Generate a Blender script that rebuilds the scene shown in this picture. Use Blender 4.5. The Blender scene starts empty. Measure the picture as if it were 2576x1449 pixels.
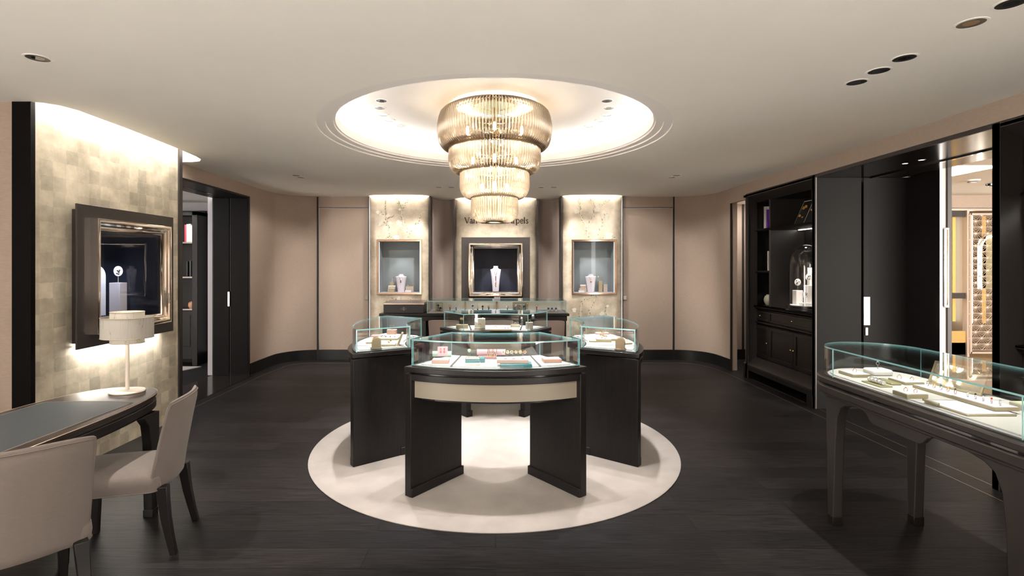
import bpy, bmesh, math, random
from mathutils import Vector, Matrix
random.seed(7)
PI = math.pi
SC = bpy.context.scene
COL = SC.collection
# ------------------------------------------------------------------ camera
CAM_H = 1.57; FPX = 1291.0; CX = 1247.0; HY = 668.3
cd = bpy.data.cameras.new('camera'); cam = bpy.data.objects.new('camera', cd); COL.objects.link(cam)
cam.location = (0, 0, CAM_H); cam.rotation_euler = (PI/2, 0, 0)
cd.sensor_width = 36; cd.lens = FPX/2576*36; cd.shift_x = (1288-CX)/2576; cd.shift_y = -(724.5-HY)/2576
cd.clip_start = .05; cd.clip_end = 60
SC.camera = cam
# ------------------------------------------------------------------ world, exposure
w = bpy.data.worlds.new('world'); SC.world = w; w.use_nodes = True
bg = w.node_tree.nodes['Background']; bg.inputs[0].default_value = (1.0, .95, .88, 1); bg.inputs[1].default_value = 6.4
SC.view_settings.view_transform = 'Standard'; SC.view_settings.look = 'None'
SC.view_settings.exposure = 1.62; SC.view_settings.gamma = 1; SC.view_settings.use_curve_mapping = False
try:
    SC.cycles.use_denoising = True
    SC.cycles.max_bounces = 10; SC.cycles.diffuse_bounces = 4; SC.cycles.glossy_bounces = 5
    SC.cycles.transmission_bounces = 6; SC.cycles.transparent_max_bounces = 32
    SC.cycles.sample_clamp_indirect = 4.0; SC.cycles.caustics_reflective = False; SC.cycles.caustics_refractive = False
except Exception: pass
CEIL = 2.72
WARM = (1.0, .86, .70); NEUT = (1.0, .95, .88); COOL = (.90, .95, 1.0)
def spot(loc, target, power, angle, blend=.35, col=NEUT, size=.03):
    d = bpy.data.lights.new('spot_lamp', 'SPOT'); o = bpy.data.objects.new('spot_lamp', d); COL.objects.link(o)
    d.energy = power; d.spot_size = math.radians(angle); d.spot_blend = blend; d.color = col; d.shadow_soft_size = size
    o.location = loc; o.rotation_euler = (Vector(target)-Vector(loc)).to_track_quat('-Z', 'Y').to_euler(); return o
def area(loc, target, power, sx, sy, col=NEUT, roll=0, spread=180):
    d = bpy.data.lights.new('strip_lamp', 'AREA'); o = bpy.data.objects.new('strip_lamp', d); COL.objects.link(o)
    d.shape = 'RECTANGLE'; d.size = sx; d.size_y = sy; d.energy = power; d.color = col; d.spread = math.radians(spread)
    o.location = loc
    q = (Vector(target)-Vector(loc)).to_track_quat('-Z', 'Y')
    o.rotation_euler = (q.to_matrix() @ Matrix.Rotation(roll, 3, 'Z')).to_euler(); return o
def down(loc, power, sx, sy, col=NEUT, spread=180):
    o = area(loc, (loc[0], loc[1], -9), power, sx, sy, col, 0, spread); o.rotation_euler = (0, 0, 0); return o
def point(loc, power, size, col=WARM):
    d = bpy.data.lights.new('bulb_lamp', 'POINT'); o = bpy.data.objects.new('bulb_lamp', d); COL.objects.link(o)
    d.energy = power; d.shadow_soft_size = size; d.color = col; o.location = loc; return o
# ring spots in the domed recess
RX, RY = -.010, 4.565
RECZ = 3.0
recess_dl = [(-.99, 4.445), (-1.047, 4.646), (-1.064, 4.854), (-1.04, 5.04), (-.974, 5.24),
             (.965, 4.45), (1.025, 4.65), (1.05, 4.86), (1.025, 5.05), (.955, 5.26)]
aims = [(-.95, 3.9), (-1.10, 4.6), (-.35, 4.4), (-1.0, 5.05), (-.8, 5.5), (.95, 3.9), (1.10, 4.6), (.35, 4.4), (1.0, 5.05), (.8, 5.5)]
for k, ((x, y), (ax, ay)) in enumerate(zip(recess_dl, aims)):
    spot((x, y, RECZ-.02), (ax, ay, .5), 18 if k % 5 == 2 else 66, 44, .6, (1, .965, .94), .02)
# the same ring goes on over the front and rear showcases (hidden by the lip and by the chandelier)
for x, y in ((-.42, 3.62), (0, 3.56), (.42, 3.62), (-.42, 5.5), (.42, 5.5)): spot((x, y, RECZ-.02), (x*.8, y+(.25 if y < 4 else -.2), .5), 58, 52, .6, (1, .965, .94), .02)
# chandelier bulbs
for z, p in ((2.70, 60), (2.45, 40), (2.25, 15), (2.06, 8)):
    point((RX, RY, z), p, .05, (1.0, .92, .81))
# ceiling downlights (position on the ceiling, aim on what they light)
ceil_dl = []   # filled with x, y, aim, power, angle
def at(px, py, z):
    d = FPX*(CAM_H-z)/(py-HY); return ((px-CX)*d/FPX, d)
for (px, py, aim, pw, an) in [
    (95, 146, (-2.35, 3.0, .6), 70, 60), (2544, 8, (2.3, 2.1, .9), 16, 60), (2443, 58, (2.3, 2.5, .9), 24, 55),
    (2275, 146, (2.35, 2.9, .9), 26, 55), (2211, 178, (2.9, 3.6, .0), 40, 60), (2155, 207, (3.4, 4.4, 1.3), 40, 60),
    (745, 441, (-3.3, 7.6, 1.2), 22, 80), (757, 446, (-2.2, 8.4, 1.2), 22, 80), (1104, 471, (-1.6, 8.4, 1.3), 40, 70),
    (1136, 471, (-.3, 8.4, 1.5), 32, 70), (1361, 471, (.3, 8.4, 1.5), 32, 70), (1393, 471, (1.6, 8.4, 1.3), 40, 70),
    (1702, 441, (3.2, 7.6, 1.2), 22, 80), (1690, 446, (2.2, 8.4, 1.2), 22, 80)]:
    x, y = at(px, py, CEIL); ceil_dl.append((x, y)); spot((x, y, CEIL-.012), aim, pw, an, .5, NEUT, .02)
# unseen downlights out of view near the camera
for x, y, tx, ty, pw in ((-1.9, 1.0, -1.9, 2.0, 22), (0, .4, 0, 2.2, 40), (-2.6, .6, -2.3, 2.2, 16), (2.6, .9, 2.9, 2.0, 26)):
    spot((x, y, CEIL-.012), (tx, ty, .5), pw, 75, .6, NEUT, .03)
for x in (-3.0, -1.2, 1.0, 2.6):  # added rear spots, lighting the carpet so it bounces fill onto the ceiling
    for y in (-1.9, -.5): spot((x, y, CEIL-.012), (x, y-.05, 0), 62 if x < 0 else 76, 95, .5, (1, .97, .93), .03)
# ------------------------------------------------------------------ materials
MATS = {}
def mat(name, col, rough=.5, metal=0.0, spec=.5, bump=0, bscale=200, var=0, vscale=8, coat=0, stretch=None, sheen=0, trans=0):
    if name in MATS: return MATS[name]
    m = bpy.data.materials.new(name); m.use_nodes = True; nt = m.node_tree; b = nt.nodes['Principled BSDF']
    b.inputs['Base Color'].default_value = (*col, 1); b.inputs['Roughness'].default_value = rough
    b.inputs['Metallic'].default_value = metal; b.inputs['Specular IOR Level'].default_value = spec
    b.inputs['Coat Weight'].default_value = coat; b.inputs['Sheen Weight'].default_value = sheen
    if bump or var:
        tc = nt.nodes.new('ShaderNodeTexCoord'); mp = nt.nodes.new('ShaderNodeMapping'); nt.links.new(tc.outputs['Object'], mp.inputs[0])
        if stretch: mp.inputs['Scale'].default_value = stretch
        if bump:
            n = nt.nodes.new('ShaderNodeTexNoise'); n.inputs['Scale'].default_value = bscale; n.inputs['Detail'].default_value = 3
            bm = nt.nodes.new('ShaderNodeBump'); bm.inputs['Strength'].default_value = bump; bm.inputs['Distance'].default_value = .002
            nt.links.new(mp.outputs[0], n.inputs['Vector']); nt.links.new(n.outputs[0], bm.inputs['Height']); nt.links.new(bm.outputs[0], b.inputs['Normal'])
        if var:
            n = nt.nodes.new('ShaderNodeTexNoise'); n.inputs['Scale'].default_value = vscale; n.inputs['Detail'].default_value = 5
            r = nt.nodes.new('ShaderNodeValToRGB'); nt.links.new(mp.outputs[0], n.inputs['Vector']); nt.links.new(n.outputs[0], r.inputs[0])
            r.color_ramp.elements[0].position = .3; r.color_ramp.elements[1].position = .7
            r.color_ramp.elements[0].color = (*[c*(1-var) for c in col], 1); r.color_ramp.elements[1].color = (*[min(1, c*(1+var)) for c in col], 1)
            nt.links.new(r.outputs[0], b.inputs['Base Color'])
    MATS[name] = m; return m
def emit(name, col, s):
    m = bpy.data.materials.new(name); m.use_nodes = True; nt = m.node_tree; nt.nodes.clear()
    o = nt.nodes.new('ShaderNodeOutputMaterial'); e = nt.nodes.new('ShaderNodeEmission'); e.inputs[0].default_value = (*col, 1); e.inputs[1].default_value = s
    nt.links.new(e.outputs[0], o.inputs[0]); MATS[name] = m; return m
def glassmat(name, tint=(1, 1, 1), extra=0.0, ior=1.5, rough=0.0):
    m = bpy.data.materials.new(name); m.use_nodes = True; nt = m.node_tree; nt.nodes.clear()
    o = nt.nodes.new('ShaderNodeOutputMaterial'); t = nt.nodes.new('ShaderNodeBsdfTransparent'); g = nt.nodes.new('ShaderNodeBsdfGlossy')
    t.inputs[0].default_value = (*tint, 1); g.inputs['Roughness'].default_value = rough
    ge = nt.nodes.new('ShaderNodeNewGeometry'); dt = nt.nodes.new('ShaderNodeVectorMath'); dt.operation = 'DOT_PRODUCT'
    nt.links.new(ge.outputs['Normal'], dt.inputs[0]); nt.links.new(ge.outputs['Incoming'], dt.inputs[1])
    def mth(op, a, v=None, c=None):
        n = nt.nodes.new('ShaderNodeMath'); n.operation = op; n.use_clamp = op == 'MULTIPLY_ADD'
        for k, q in enumerate((a, v, c)):
            if q is None: continue
            if isinstance(q, (int, float)): n.inputs[k].default_value = q
            else: nt.links.new(q, n.inputs[k])
        return n.outputs[0]
    q = mth('POWER', mth('SUBTRACT', 1.0, mth('ABSOLUTE', dt.outputs['Value'])), 5.0)   # same reflectance from both sides of the pane
    f0 = ((ior-1)/(ior+1))**2
    mx = nt.nodes.new('ShaderNodeMixShader'); nt.links.new(mth('MULTIPLY_ADD', q, 1-f0, f0+extra), mx.inputs[0])
    nt.links.new(t.outputs[0], mx.inputs[1]); nt.links.new(g.outputs[0], mx.inputs[2]); nt.links.new(mx.outputs[0], o.inputs[0])
    MATS[name] = m; return m
def floor_mat():
    m = bpy.data.materials.new('dark_oak_floor'); m.use_nodes = True; nt = m.node_tree; b = nt.nodes['Principled BSDF']; N = nt.nodes.new; L = nt.links.new
    tc = N('ShaderNodeTexCoord')
    br = N('ShaderNodeTexBrick'); br.inputs['Scale'].default_value = 1; br.inputs['Brick Width'].default_value = 1.9; br.inputs['Row Height'].default_value = .19
    br.inputs['Mortar Size'].default_value = .0028; br.inputs['Mortar Smooth'].default_value = .2; br.offset = .37
    br.inputs['Color1'].default_value = (.0046, .0045, .0049, 1); br.inputs['Color2'].default_value = (.0080, .0075, .0079, 1); br.inputs['Mortar'].default_value = (.003, .003, .003, 1)
    L(tc.outputs['Object'], br.inputs['Vector'])
    mp = N('ShaderNodeMapping'); mp.inputs['Scale'].default_value = (2.2, 60, 1); L(tc.outputs['Object'], mp.inputs[0])
    n = N('ShaderNodeTexNoise'); n.inputs['Scale'].default_value = 2.2; n.inputs['Detail'].default_value = 8; n.inputs['Roughness'].default_value = .65; n.inputs['Distortion'].default_value = .6
    L(mp.outputs[0], n.inputs['Vector'])
    r = N('ShaderNodeValToRGB'); r.color_ramp.elements[0].position = .35; r.color_ramp.elements[1].position = .72
    r.color_ramp.elements[0].color = (.40, .40, .40, 1); r.color_ramp.elements[1].color = (5.0, 4.7, 4.6, 1); L(n.outputs[0], r.inputs[0])
    mx = N('ShaderNodeMix'); mx.data_type = 'RGBA'; mx.blend_type = 'MULTIPLY'; mx.inputs[0].default_value = 1
    L(br.outputs[0], mx.inputs[6]); L(r.outputs[0], mx.inputs[7]); L(mx.outputs[2], b.inputs['Base Color'])
    bp = N('ShaderNodeBump'); bp.inputs['Strength'].default_value = .25; bp.inputs['Distance'].default_value = .002; L(n.outputs[0], bp.inputs['Height'])
    b2 = N('ShaderNodeBump'); b2.inputs['Strength'].default_value = .6; b2.inputs['Distance'].default_value = -.002; L(br.outputs[1], b2.inputs['Height']); L(bp.outputs[0], b2.inputs['Normal'])
    L(b2.outputs[0], b.inputs['Normal']); b.inputs['Roughness'].default_value = .48; b.inputs['Specular IOR Level'].default_value = .16
    MATS['floor'] = m; return m
def leaf_mat(name, axes, tile=.105, contrast=.5, base=(.60, .53, .40)):
    m = bpy.data.materials.new(name); m.use_nodes = True; nt = m.node_tree; b = nt.nodes['Principled BSDF']; N = nt.nodes.new; L = nt.links.new
    tc = N('ShaderNodeTexCoord'); sp = N('ShaderNodeSeparateXYZ'); cb = N('ShaderNodeCombineXYZ'); L(tc.outputs['Object'], sp.inputs[0])
    L(sp.outputs[axes[0]], cb.inputs[0]); L(sp.outputs[axes[1]], cb.inputs[1])
    br = N('ShaderNodeTexBrick'); br.inputs['Scale'].default_value = 1; br.inputs['Brick Width'].default_value = tile; br.inputs['Row Height'].default_value = tile
    br.offset = .07; br.inputs['Mortar Size'].default_value = .004; br.inputs['Mortar Smooth'].default_value = 1
    lo = [c*(1-contrast*.55) for c in base]; hi = [min(1, c*(1+contrast*.25)) for c in base]
    br.inputs['Color1'].default_value = (*lo, 1); br.inputs['Color2'].default_value = (*hi, 1); br.inputs['Mortar'].default_value = (*[c*.97 for c in base], 1)
    nd = N('ShaderNodeTexNoise'); nd.inputs['Scale'].default_value = 14; nd.inputs['Detail'].default_value = 2; L(cb.outputs[0], nd.inputs['Vector'])
    vm = N('ShaderNodeVectorMath'); vm.operation = 'MULTIPLY_ADD'; vm.inputs[1].default_value = (.022, .022, 0); L(nd.outputs['Color'], vm.inputs[0]); L(cb.outputs[0], vm.inputs[2]); L(vm.outputs[0], br.inputs['Vector'])
    n = N('ShaderNodeTexNoise'); n.inputs['Scale'].default_value = 3.0; n.inputs['Detail'].default_value = 6; n.inputs['Roughness'].default_value = .65; L(cb.outputs[0], n.inputs['Vector'])
    r = N('ShaderNodeValToRGB'); r.color_ramp.elements[0].position = .32; r.color_ramp.elements[1].position = .68
    r.color_ramp.elements[0].color = (.50, .49, .46, 1); r.color_ramp.elements[1].color = (1.2, 1.2, 1.2, 1); L(n.outputs[0], r.inputs[0])
    mx = N('ShaderNodeMix'); mx.data_type = 'RGBA'; mx.blend_type = 'MULTIPLY'; mx.inputs[0].default_value = .85
    L(br.outputs[0], mx.inputs[6]); L(r.outputs[0], mx.inputs[7]); L(mx.outputs[2], b.inputs['Base Color'])
    n2 = N('ShaderNodeTexNoise'); n2.inputs['Scale'].default_value = 45; n2.inputs['Detail'].default_value = 4; L(cb.outputs[0], n2.inputs['Vector'])
    bp = N('ShaderNodeBump'); bp.inputs['Strength'].default_value = .25; bp.inputs['Distance'].default_value = .002; L(n2.outputs[0], bp.inputs['Height']); L(bp.outputs[0], b.inputs['Normal'])
    b.inputs['Metallic'].default_value = .2; b.inputs['Roughness'].default_value = .42
    MATS[name] = m; return m
FLOOR = floor_mat()
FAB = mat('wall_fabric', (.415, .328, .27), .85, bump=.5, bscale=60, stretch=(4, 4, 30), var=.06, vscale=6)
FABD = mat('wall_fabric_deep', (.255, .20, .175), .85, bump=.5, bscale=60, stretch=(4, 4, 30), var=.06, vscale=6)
PLASTER = mat('ceiling_plaster', (.90, .875, .82), .9, var=.015, vscale=2)
WHITE = mat('white_plaster', (.86, .84, .82), .9)
WOOD = mat('dark_wood', (.0095, .0080, .0076), .42, spec=.3, bump=.25, bscale=30, stretch=(14, 14, .8), var=.35, vscale=6)
LACQ = mat('dark_lacquer', (.0105, .0088, .0088), .30, spec=.35)
BASEB = mat('black_baseboard', (.006, .006, .006), .4)
TAUPE = mat('taupe_lacquer', (.026, .022, .020), .38)
TRIMD = mat('dark_bronze_trim', (.022, .016, .013), .45)
BRASS = mat('brass', (.75, .58, .32), .22, metal=1)
GOLD = mat('polished_gold', (.90, .60, .25), .15, metal=1)
ROSE = mat('rose_gold', (.80, .48, .34), .18, metal=1)
SILV = mat('white_gold', (.75, .75, .78), .12, metal=1)
STEEL = mat('brushed_steel', (.34, .31, .285), .30, metal=1)
CHROME = mat('polished_champagne_metal', (.82, .74, .66), .06, metal=1)
BRONZE = mat('polished_bronze_metal', (.50, .38, .29), .10, metal=1)
CHAMP = mat('champagne_panel', (.30, .26, .205), .42, metal=.2)
RUG = mat('rug_wool', (.295, .262, .238), .95, bump=.6, bscale=160, var=.10, vscale=5, sheen=.3)
UPH = mat('taupe_linen', (.17, .14, .123), .9, bump=.35, bscale=420, var=.05, vscale=40, stretch=(1, 1, 6), sheen=.15)
UPHD = mat('mauve_linen', (.36, .28, .26), .9, bump=.5, bscale=260, sheen=.2)
PIPE = mat('linen_piping', (.16, .13, .115), .85)
LEATH = mat('blue_black_leather', (.020, .026, .030), .45)
CREAM = mat('cream_board', (.60, .55, .47), .8, bump=.2, bscale=300)
BOARDG = mat('taupe_board', (.45, .39, .34), .8, bump=.2, bscale=300)
DBOARD = mat('display_board_leather', (.52, .50, .475), .8, bump=.2, bscale=300)
GREIGE = mat('grey_leather_board', (.60, .56, .51), .7, bump=.2, bscale=300)
IVORY = mat('ivory_suede', (.70, .67, .65), .9)
LILAC = mat('lilac_white_suede', (.64, .60, .67), .9)
GILT = mat('satin_gilt', (.40, .34, .22), .40, metal=.5)
OLIVE = mat('olive_gilt', (.36, .33, .18), .45, metal=.4)
PINK = mat('pink_leather', (.58, .28, .27), .6); PINKS = mat('blush_suede', (.62, .36, .41), .85); PEACH = mat('peach_leather', (.50, .29, .23), .6)
TEAL = mat('teal_leather', (.015, .17, .20), .55); MINT = mat('mint_enamel', (.35, .62, .43), .5)
RED = mat('red_gem', (.55, .01, .02), .1, coat=1); BLUE = mat('blue_gem', (.01, .16, .35), .1, coat=1); BLK = mat('onyx', (.01, .01, .012), .12, coat=1)
NAVY = mat('navy_lining', (.012, .016, .034), .7, bump=.3, bscale=200)
BLUEG = mat('blue_grey_lining', (.24, .275, .29), .75)
EDGE = mat('glass_edge', (.28, .58, .62), .12, spec=.9, coat=.6)
GLASS = glassmat('clear_glass', (.97, .99, .985))
GLASSW = glassmat('niche_glass', (.98, .98, .98), 0, 1.18)
GLASSJ = glassmat('bell_glass', (.97, .98, .98), .03)
CHAR = mat('charcoal_surround', (.050, .043, .042), .38, metal=.2)
CHARD = mat('dark_trim', (.020, .016, .015), .42)
DWOOD = mat('black_brown_wood', (.0045, .0036, .0034), .5, spec=.06, bump=.25, bscale=30, stretch=(14, 14, .8))
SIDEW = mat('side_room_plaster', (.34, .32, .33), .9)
SHADE = mat('parchment_shade', (.74, .68, .60), .8)
PAPER = mat('paper', (.80, .78, .74), .8)
GLEAF_L = leaf_mat('gold_leaf_left', (1, 2), .112, .46, (.74, .66, .52))
GLEAF_B = leaf_mat('gold_leaf_back', (0, 2), .5, .12, (.74, .64, .51))
LED = emit('led_strip', (1, .93, .84), 5)
BULB = emit('bulb_glow', (1, .86, .68), 9)
LENS = emit('downlight_lens', (1, .96, .9), 5)
# ------------------------------------------------------------------ geometry helper
class B:
    def __init__(s): s.bm = bmesh.new(); s.m = 0
    def face(s, vs, m=None):
        try: f = s.bm.faces.new(vs); f.material_index = s.m if m is None else m; return f
        except ValueError: return None
    def v(s, *p): return s.bm.verts.new(p if len(p) == 3 else p[0])
    def box(s, x0, x1, y0, y1, z0, z1, m=None):
        c = [s.v(x, y, z) for x in (x0, x1) for y in (y0, y1) for z in (z0, z1)]
        for q in ((0, 1, 3, 2), (4, 6, 7, 5), (0, 4, 5, 1), (2, 3, 7, 6), (0, 2, 6, 4), (1, 5, 7, 3)): s.face([c[i] for i in q], m)
        return s
    def boxc(s, cx, cy, cz, sx, sy, sz, m=None): return s.box(cx-sx/2, cx+sx/2, cy-sy/2, cy+sy/2, cz-sz/2, cz+sz/2, m)
    def hexa(s, pts, m=None):   # 8 points: bottom 4, top 4
        c = [s.v(*p) for p in pts]
        for q in ((3, 2, 1, 0), (4, 5, 6, 7), (0, 1, 5, 4), (1, 2, 6, 5), (2, 3, 7, 6), (3, 0, 4, 7)): s.face([c[i] for i in q], m)
        return s
    def prism(s, pts, z0, z1, m=None, ms=None, inset=0, ax='z'):
        f = {'z': lambda a, b, c: (a, b, c), 'x': lambda a, b, c: (c, a, b), 'y': lambda a, b, c: (a, c, b)}[ax]
        lo = [s.v(*f(p[0], p[1], z0)) for p in pts]; hi = [s.v(*f(p[0], p[1], z1)) for p in pts]
        s.face(lo[::-1], m); s.face(hi, m); n = len(pts)
        for i in range(n): s.face([lo[i], lo[(i+1) % n], hi[(i+1) % n], hi[i]], ms if ms is not None else m)
        return s
    def strip(s, pts, z0, z1, t, m=None, me=None, mend=None):
        """upright curved wall of thickness t (to the left of the path); me = material of top and ends"""
        n = len(pts); off = offset_path(pts, t)
        a0 = [s.v(p[0], p[1], z0) for p in pts]; a1 = [s.v(p[0], p[1], z1) for p in pts]
        b0 = [s.v(p[0], p[1], z0) for p in off]; b1 = [s.v(p[0], p[1], z1) for p in off]
        me = m if me is None else me
        for i in range(n-1):
            s.face([a0[i], a0[i+1], a1[i+1], a1[i]], m); s.face([b0[i+1], b0[i], b1[i], b1[i+1]], m)
            s.face([a1[i], a1[i+1], b1[i+1], b1[i]], me); s.face([a0[i+1], a0[i], b0[i], b0[i+1]], me)
        mend = me if mend is None else mend
        s.face([a0[0], a1[0], b1[0], b0[0]], mend); s.face([a0[-1], b0[-1], b1[-1], a1[-1]], mend)
        return s
    def tube(s, path, r, n=8, m=None, closed=False, cap=True, flat=1.0):
        P = [Vector(p) for p in path]; N = len(P); rings = []
        up = Vector((0, 0, 1))
        for i, p in enumerate(P):
            if closed: t = P[(i+1) % N]-P[i-1]
            else: t = P[min(i+1, N-1)]-P[max(i-1, 0)]
            if t.length < 1e-9: t = Vector((0, 0, 1))
            t.normalize()
            if i == 0:
                a = t.cross(up)
                if a.length < .05: a = t.cross(Vector((1, 0, 0)))
                a.normalize()
            else:
                a = a - t*a.dot(t)
                if a.length < 1e-6: a = t.cross(up)
                a.normalize()
            b = t.cross(a); rr = r[i] if isinstance(r, (list, tuple)) else r
            rings.append([s.v(p + (a*math.cos(2*PI*k/n) + b*math.sin(2*PI*k/n)*flat)*rr) for k in range(n)])
        for i in range(N if closed else N-1):
            A, Bq = rings[i], rings[(i+1) % N]
            for k in range(n): s.face([A[k], A[(k+1) % n], Bq[(k+1) % n], Bq[k]], m)
        if cap and not closed: s.face(rings[0][::-1], m); s.face(rings[-1], m)
        return s
    def lathe(s, prof, n=24, c=(0, 0), m=None, sy=1.0):
        rings = []
        for r, z in prof:
            if r < 1e-6: rings.append([s.v(c[0], c[1], z)])
            else: rings.append([s.v(c[0]+r*math.cos(2*PI*k/n), c[1]+sy*r*math.sin(2*PI*k/n), z) for k in range(n)])
        for A, Q in zip(rings, rings[1:]):
            for k in range(n):
                a, b, c_, d = A[k % len(A)], A[(k+1) % n % len(A)], Q[(k+1) % n % len(Q)], Q[k % len(Q)]
                if len(A) == 1 and len(Q) == 1: continue
                if len(A) == 1: s.face([a, c_, d], m)
                elif len(Q) == 1: s.face([a, b, d], m)
                else: s.face([a, b, c_, d], m)
        return s
    def cyl(s, c, r, z0, z1, n=20, m=None): return s.lathe([(0, z0), (r, z0), (r, z1), (0, z1)], n, c, m)
    def ball(s, c, r, n=12, m=None):
        rx, ry, rz = r if isinstance(r, tuple) else (r, r, r); k = max(4, n//2); rings = []
        for i in range(k+1):
            a = PI*i/k
            if i in (0, k): rings.append([s.v(c[0], c[1], c[2]-rz*math.cos(a))])
            else: rings.append([s.v(c[0]+rx*math.sin(a)*math.cos(2*PI*j/n), c[1]+ry*math.sin(a)*math.sin(2*PI*j/n), c[2]-rz*math.cos(a)) for j in range(n)])
        for A, Q in zip(rings, rings[1:]):
            for j in range(n):
                if len(A) == 1: s.face([A[0], Q[(j+1) % n], Q[j]], m)
                elif len(Q) == 1: s.face([A[j], A[(j+1) % n], Q[0]], m)
                else: s.face([A[j], A[(j+1) % n], Q[(j+1) % n], Q[j]], m)
        return s
    def loft(s, rings, m=None, cap=True, closed=True):
        R = [[s.v(*p) for p in r] for r in rings]; n = len(R[0])
        for A, Q in zip(R, R[1:]):
            for k in range(n if closed else n-1): s.face([A[k], A[(k+1) % n], Q[(k+1) % n], Q[k]], m)
        if cap: s.face(R[0][::-1], m); s.face(R[-1], m)
        return s
    def fill(s, loops, z, m=None):
        """flat surface with holes"""
        es = []
        for lp in loops:
            vs = [s.v(p[0], p[1], z) for p in lp]; es += [s.bm.edges.new((vs[i], vs[(i+1) % len(vs)])) for i in range(len(vs))]
        r = bmesh.ops.triangle_fill(s.bm, use_beauty=True, use_dissolve=False, edges=es, normal=(0, 0, -1))
        for g in r['geom']:
            if isinstance(g, bmesh.types.BMFace): g.material_index = s.m if m is None else m
        return s
    def xf(s, M):
        bmesh.ops.transform(s.bm, matrix=M, verts=s.bm.verts); return s
def offset_path(pts, t):
    out = []; n = len(pts)
    for i in range(n):
        a = Vector(pts[max(i-1, 0)]); b = Vector(pts[min(i+1, n-1)]); d = (b-a)
        if d.length < 1e-9: d = Vector((1, 0))
        d.normalize(); nrm = Vector((-d.y, d.x))
        if 0 < i < n-1:
            d1 = (Vector(pts[i])-Vector(pts[i-1])).normalized(); d2 = (Vector(pts[i+1])-Vector(pts[i])).normalized()
            k = 1/max(.3, math.cos(math.acos(max(-1, min(1, d1.dot(d2))))/2))
        else: k = 1
        out.append((pts[i][0]+nrm.x*t*k, pts[i][1]+nrm.y*t*k))
    return out
def obj(name, b, mats, parent=None, bevel=0, loc=None, rot=None, smooth=True, recalc=True, seg=2):
    if recalc: bmesh.ops.recalc_face_normals(b.bm, faces=b.bm.faces)
    me = bpy.data.meshes.new(name); b.bm.to_mesh(me); b.bm.free()
    for m in (mats if isinstance(mats, (list, tuple)) else [mats]): me.materials.append(m)
    if smooth:
        for p in me.polygons: p.use_smooth = True
        me.set_sharp_from_angle(angle=math.radians(38))
    o = bpy.data.objects.new(name, me); COL.objects.link(o)
    if parent: o.parent = parent
    if loc: o.location = loc
    if rot: o.rotation_euler = rot
    if bevel:
        md = o.modifiers.new('edge_softening', 'BEVEL'); md.width = bevel; md.segments = seg; md.limit_method = 'ANGLE'; md.angle_limit = math.radians(40)
    return o
def tag(o, label, cat, group=None, kind=None):
    o['label'] = label; o['category'] = cat
    if group: o['group'] = group
    if kind: o['kind'] = kind
    return o
def thing(name, label, cat, loc=(0, 0, 0), rz=0, group=None):
    o = bpy.data.objects.new(name, None); o.empty_display_size = .05; COL.objects.link(o)
    o.location = loc; o.rotation_euler = (0, 0, rz); return tag(o, label, cat, group)
def struct(name, b, m, parent=None, **k):
    o = obj(name, b, m, parent, **k)
    if not parent: o['kind'] = 'structure'
    return o
def structe(name, loc=(0, 0, 0)):
    o = bpy.data.objects.new(name, None); COL.objects.link(o); o.location = loc; o['kind'] = 'structure'; return o
def dup(root, loc=None, rz=None, label=None, group=None):
    r = root.copy(); COL.objects.link(r)
    if loc is not None: r.location = loc
    if rz is not None: r.rotation_euler = (0, 0, rz)
    if label: r['label'] = label
    if group: r['group'] = group
    for ch in list(root.children):
        c = ch.copy(); COL.objects.link(c); c.parent = r
        for g in list(ch.children):
            d = g.copy(); COL.objects.link(d); d.parent = c
    return r
def arc(r, a0, a1, n, c=(0, 0)):
    return [(c[0]+r*math.cos(a0+(a1-a0)*i/n), c[1]+r*math.sin(a0+(a1-a0)*i/n)) for i in range(n+1)]
def circle(r, n=64, c=(0, 0)): return arc(r, 0, 2*PI, n, c)[:-1]
def smooth_path(pts, k=6):
    out = []; n = len(pts)
    for i in range(n-1):
        p0 = pts[max(i-1, 0)]; p1 = pts[i]; p2 = pts[i+1]; p3 = pts[min(i+2, n-1)]
        for j in range(k):
            t = j/k
            out.append(tuple(.5*((2*b)+(-a+c)*t+(2*a-5*b+4*c-d)*t*t+(-a+3*b-3*c+d)*t**3) for a, b, c, d in zip(p0, p1, p2, p3)))
    out.append(tuple(pts[-1])); return out
# ================================================================== THE ROOM
WX = 3.52
corner_r = smooth_path([(2.97, 8.58), (3.12, 8.56), (3.26, 8.50), (3.40, 8.37), (3.48, 8.20), (3.51, 8.02), (3.52, 7.69)], 4)
corner_l = smooth_path([(-2.97, 8.58), (-3.12, 8.56), (-3.26, 8.50), (-3.40, 8.37), (-3.49, 8.20), (-3.52, 8.02), (-3.53, 7.36)], 4)
b = B(); b.box(-6.5, 4.6, -2.6, 10.2, -.05, 0); struct('floor', b, FLOOR, smooth=False)
# soffit edges in front of the lit panels
sof_side = [(1.105, 8.46), (1.13, 8.42), (1.2, 8.375), (1.35, 8.345), (1.6, 8.33), (1.85, 8.345), (2.0, 8.375), (2.07, 8.42), (2.095, 8.46)]
sof_mid = [(-.70, 8.84), (-.67, 8.78), (-.60, 8.71), (-.45, 8.66), (-.2, 8.64), (0, 8.635), (.2, 8.64), (.45, 8.66), (.60, 8.71), (.67, 8.78), (.70, 8.84)]
slot_left = [(-3.275, 3.60), (-3.20, 3.625), (-3.13, 3.69), (-3.095, 3.80), (-3.09, 4.32), (-3.12, 5.00), (-3.155, 5.40), (-3.19, 5.55), (-3.26, 5.65), (-3.38, 5.69), (-3.525, 5.69), (-3.525, 5.345), (-3.275, 5.345)]
def slot_of(s, d): return s + [(s[-1][0], s[-1][1]+d), (s[0][0], s[0][1]+d)]
back = lambda s, d: [(x, y+d) for x, y in s]
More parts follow.
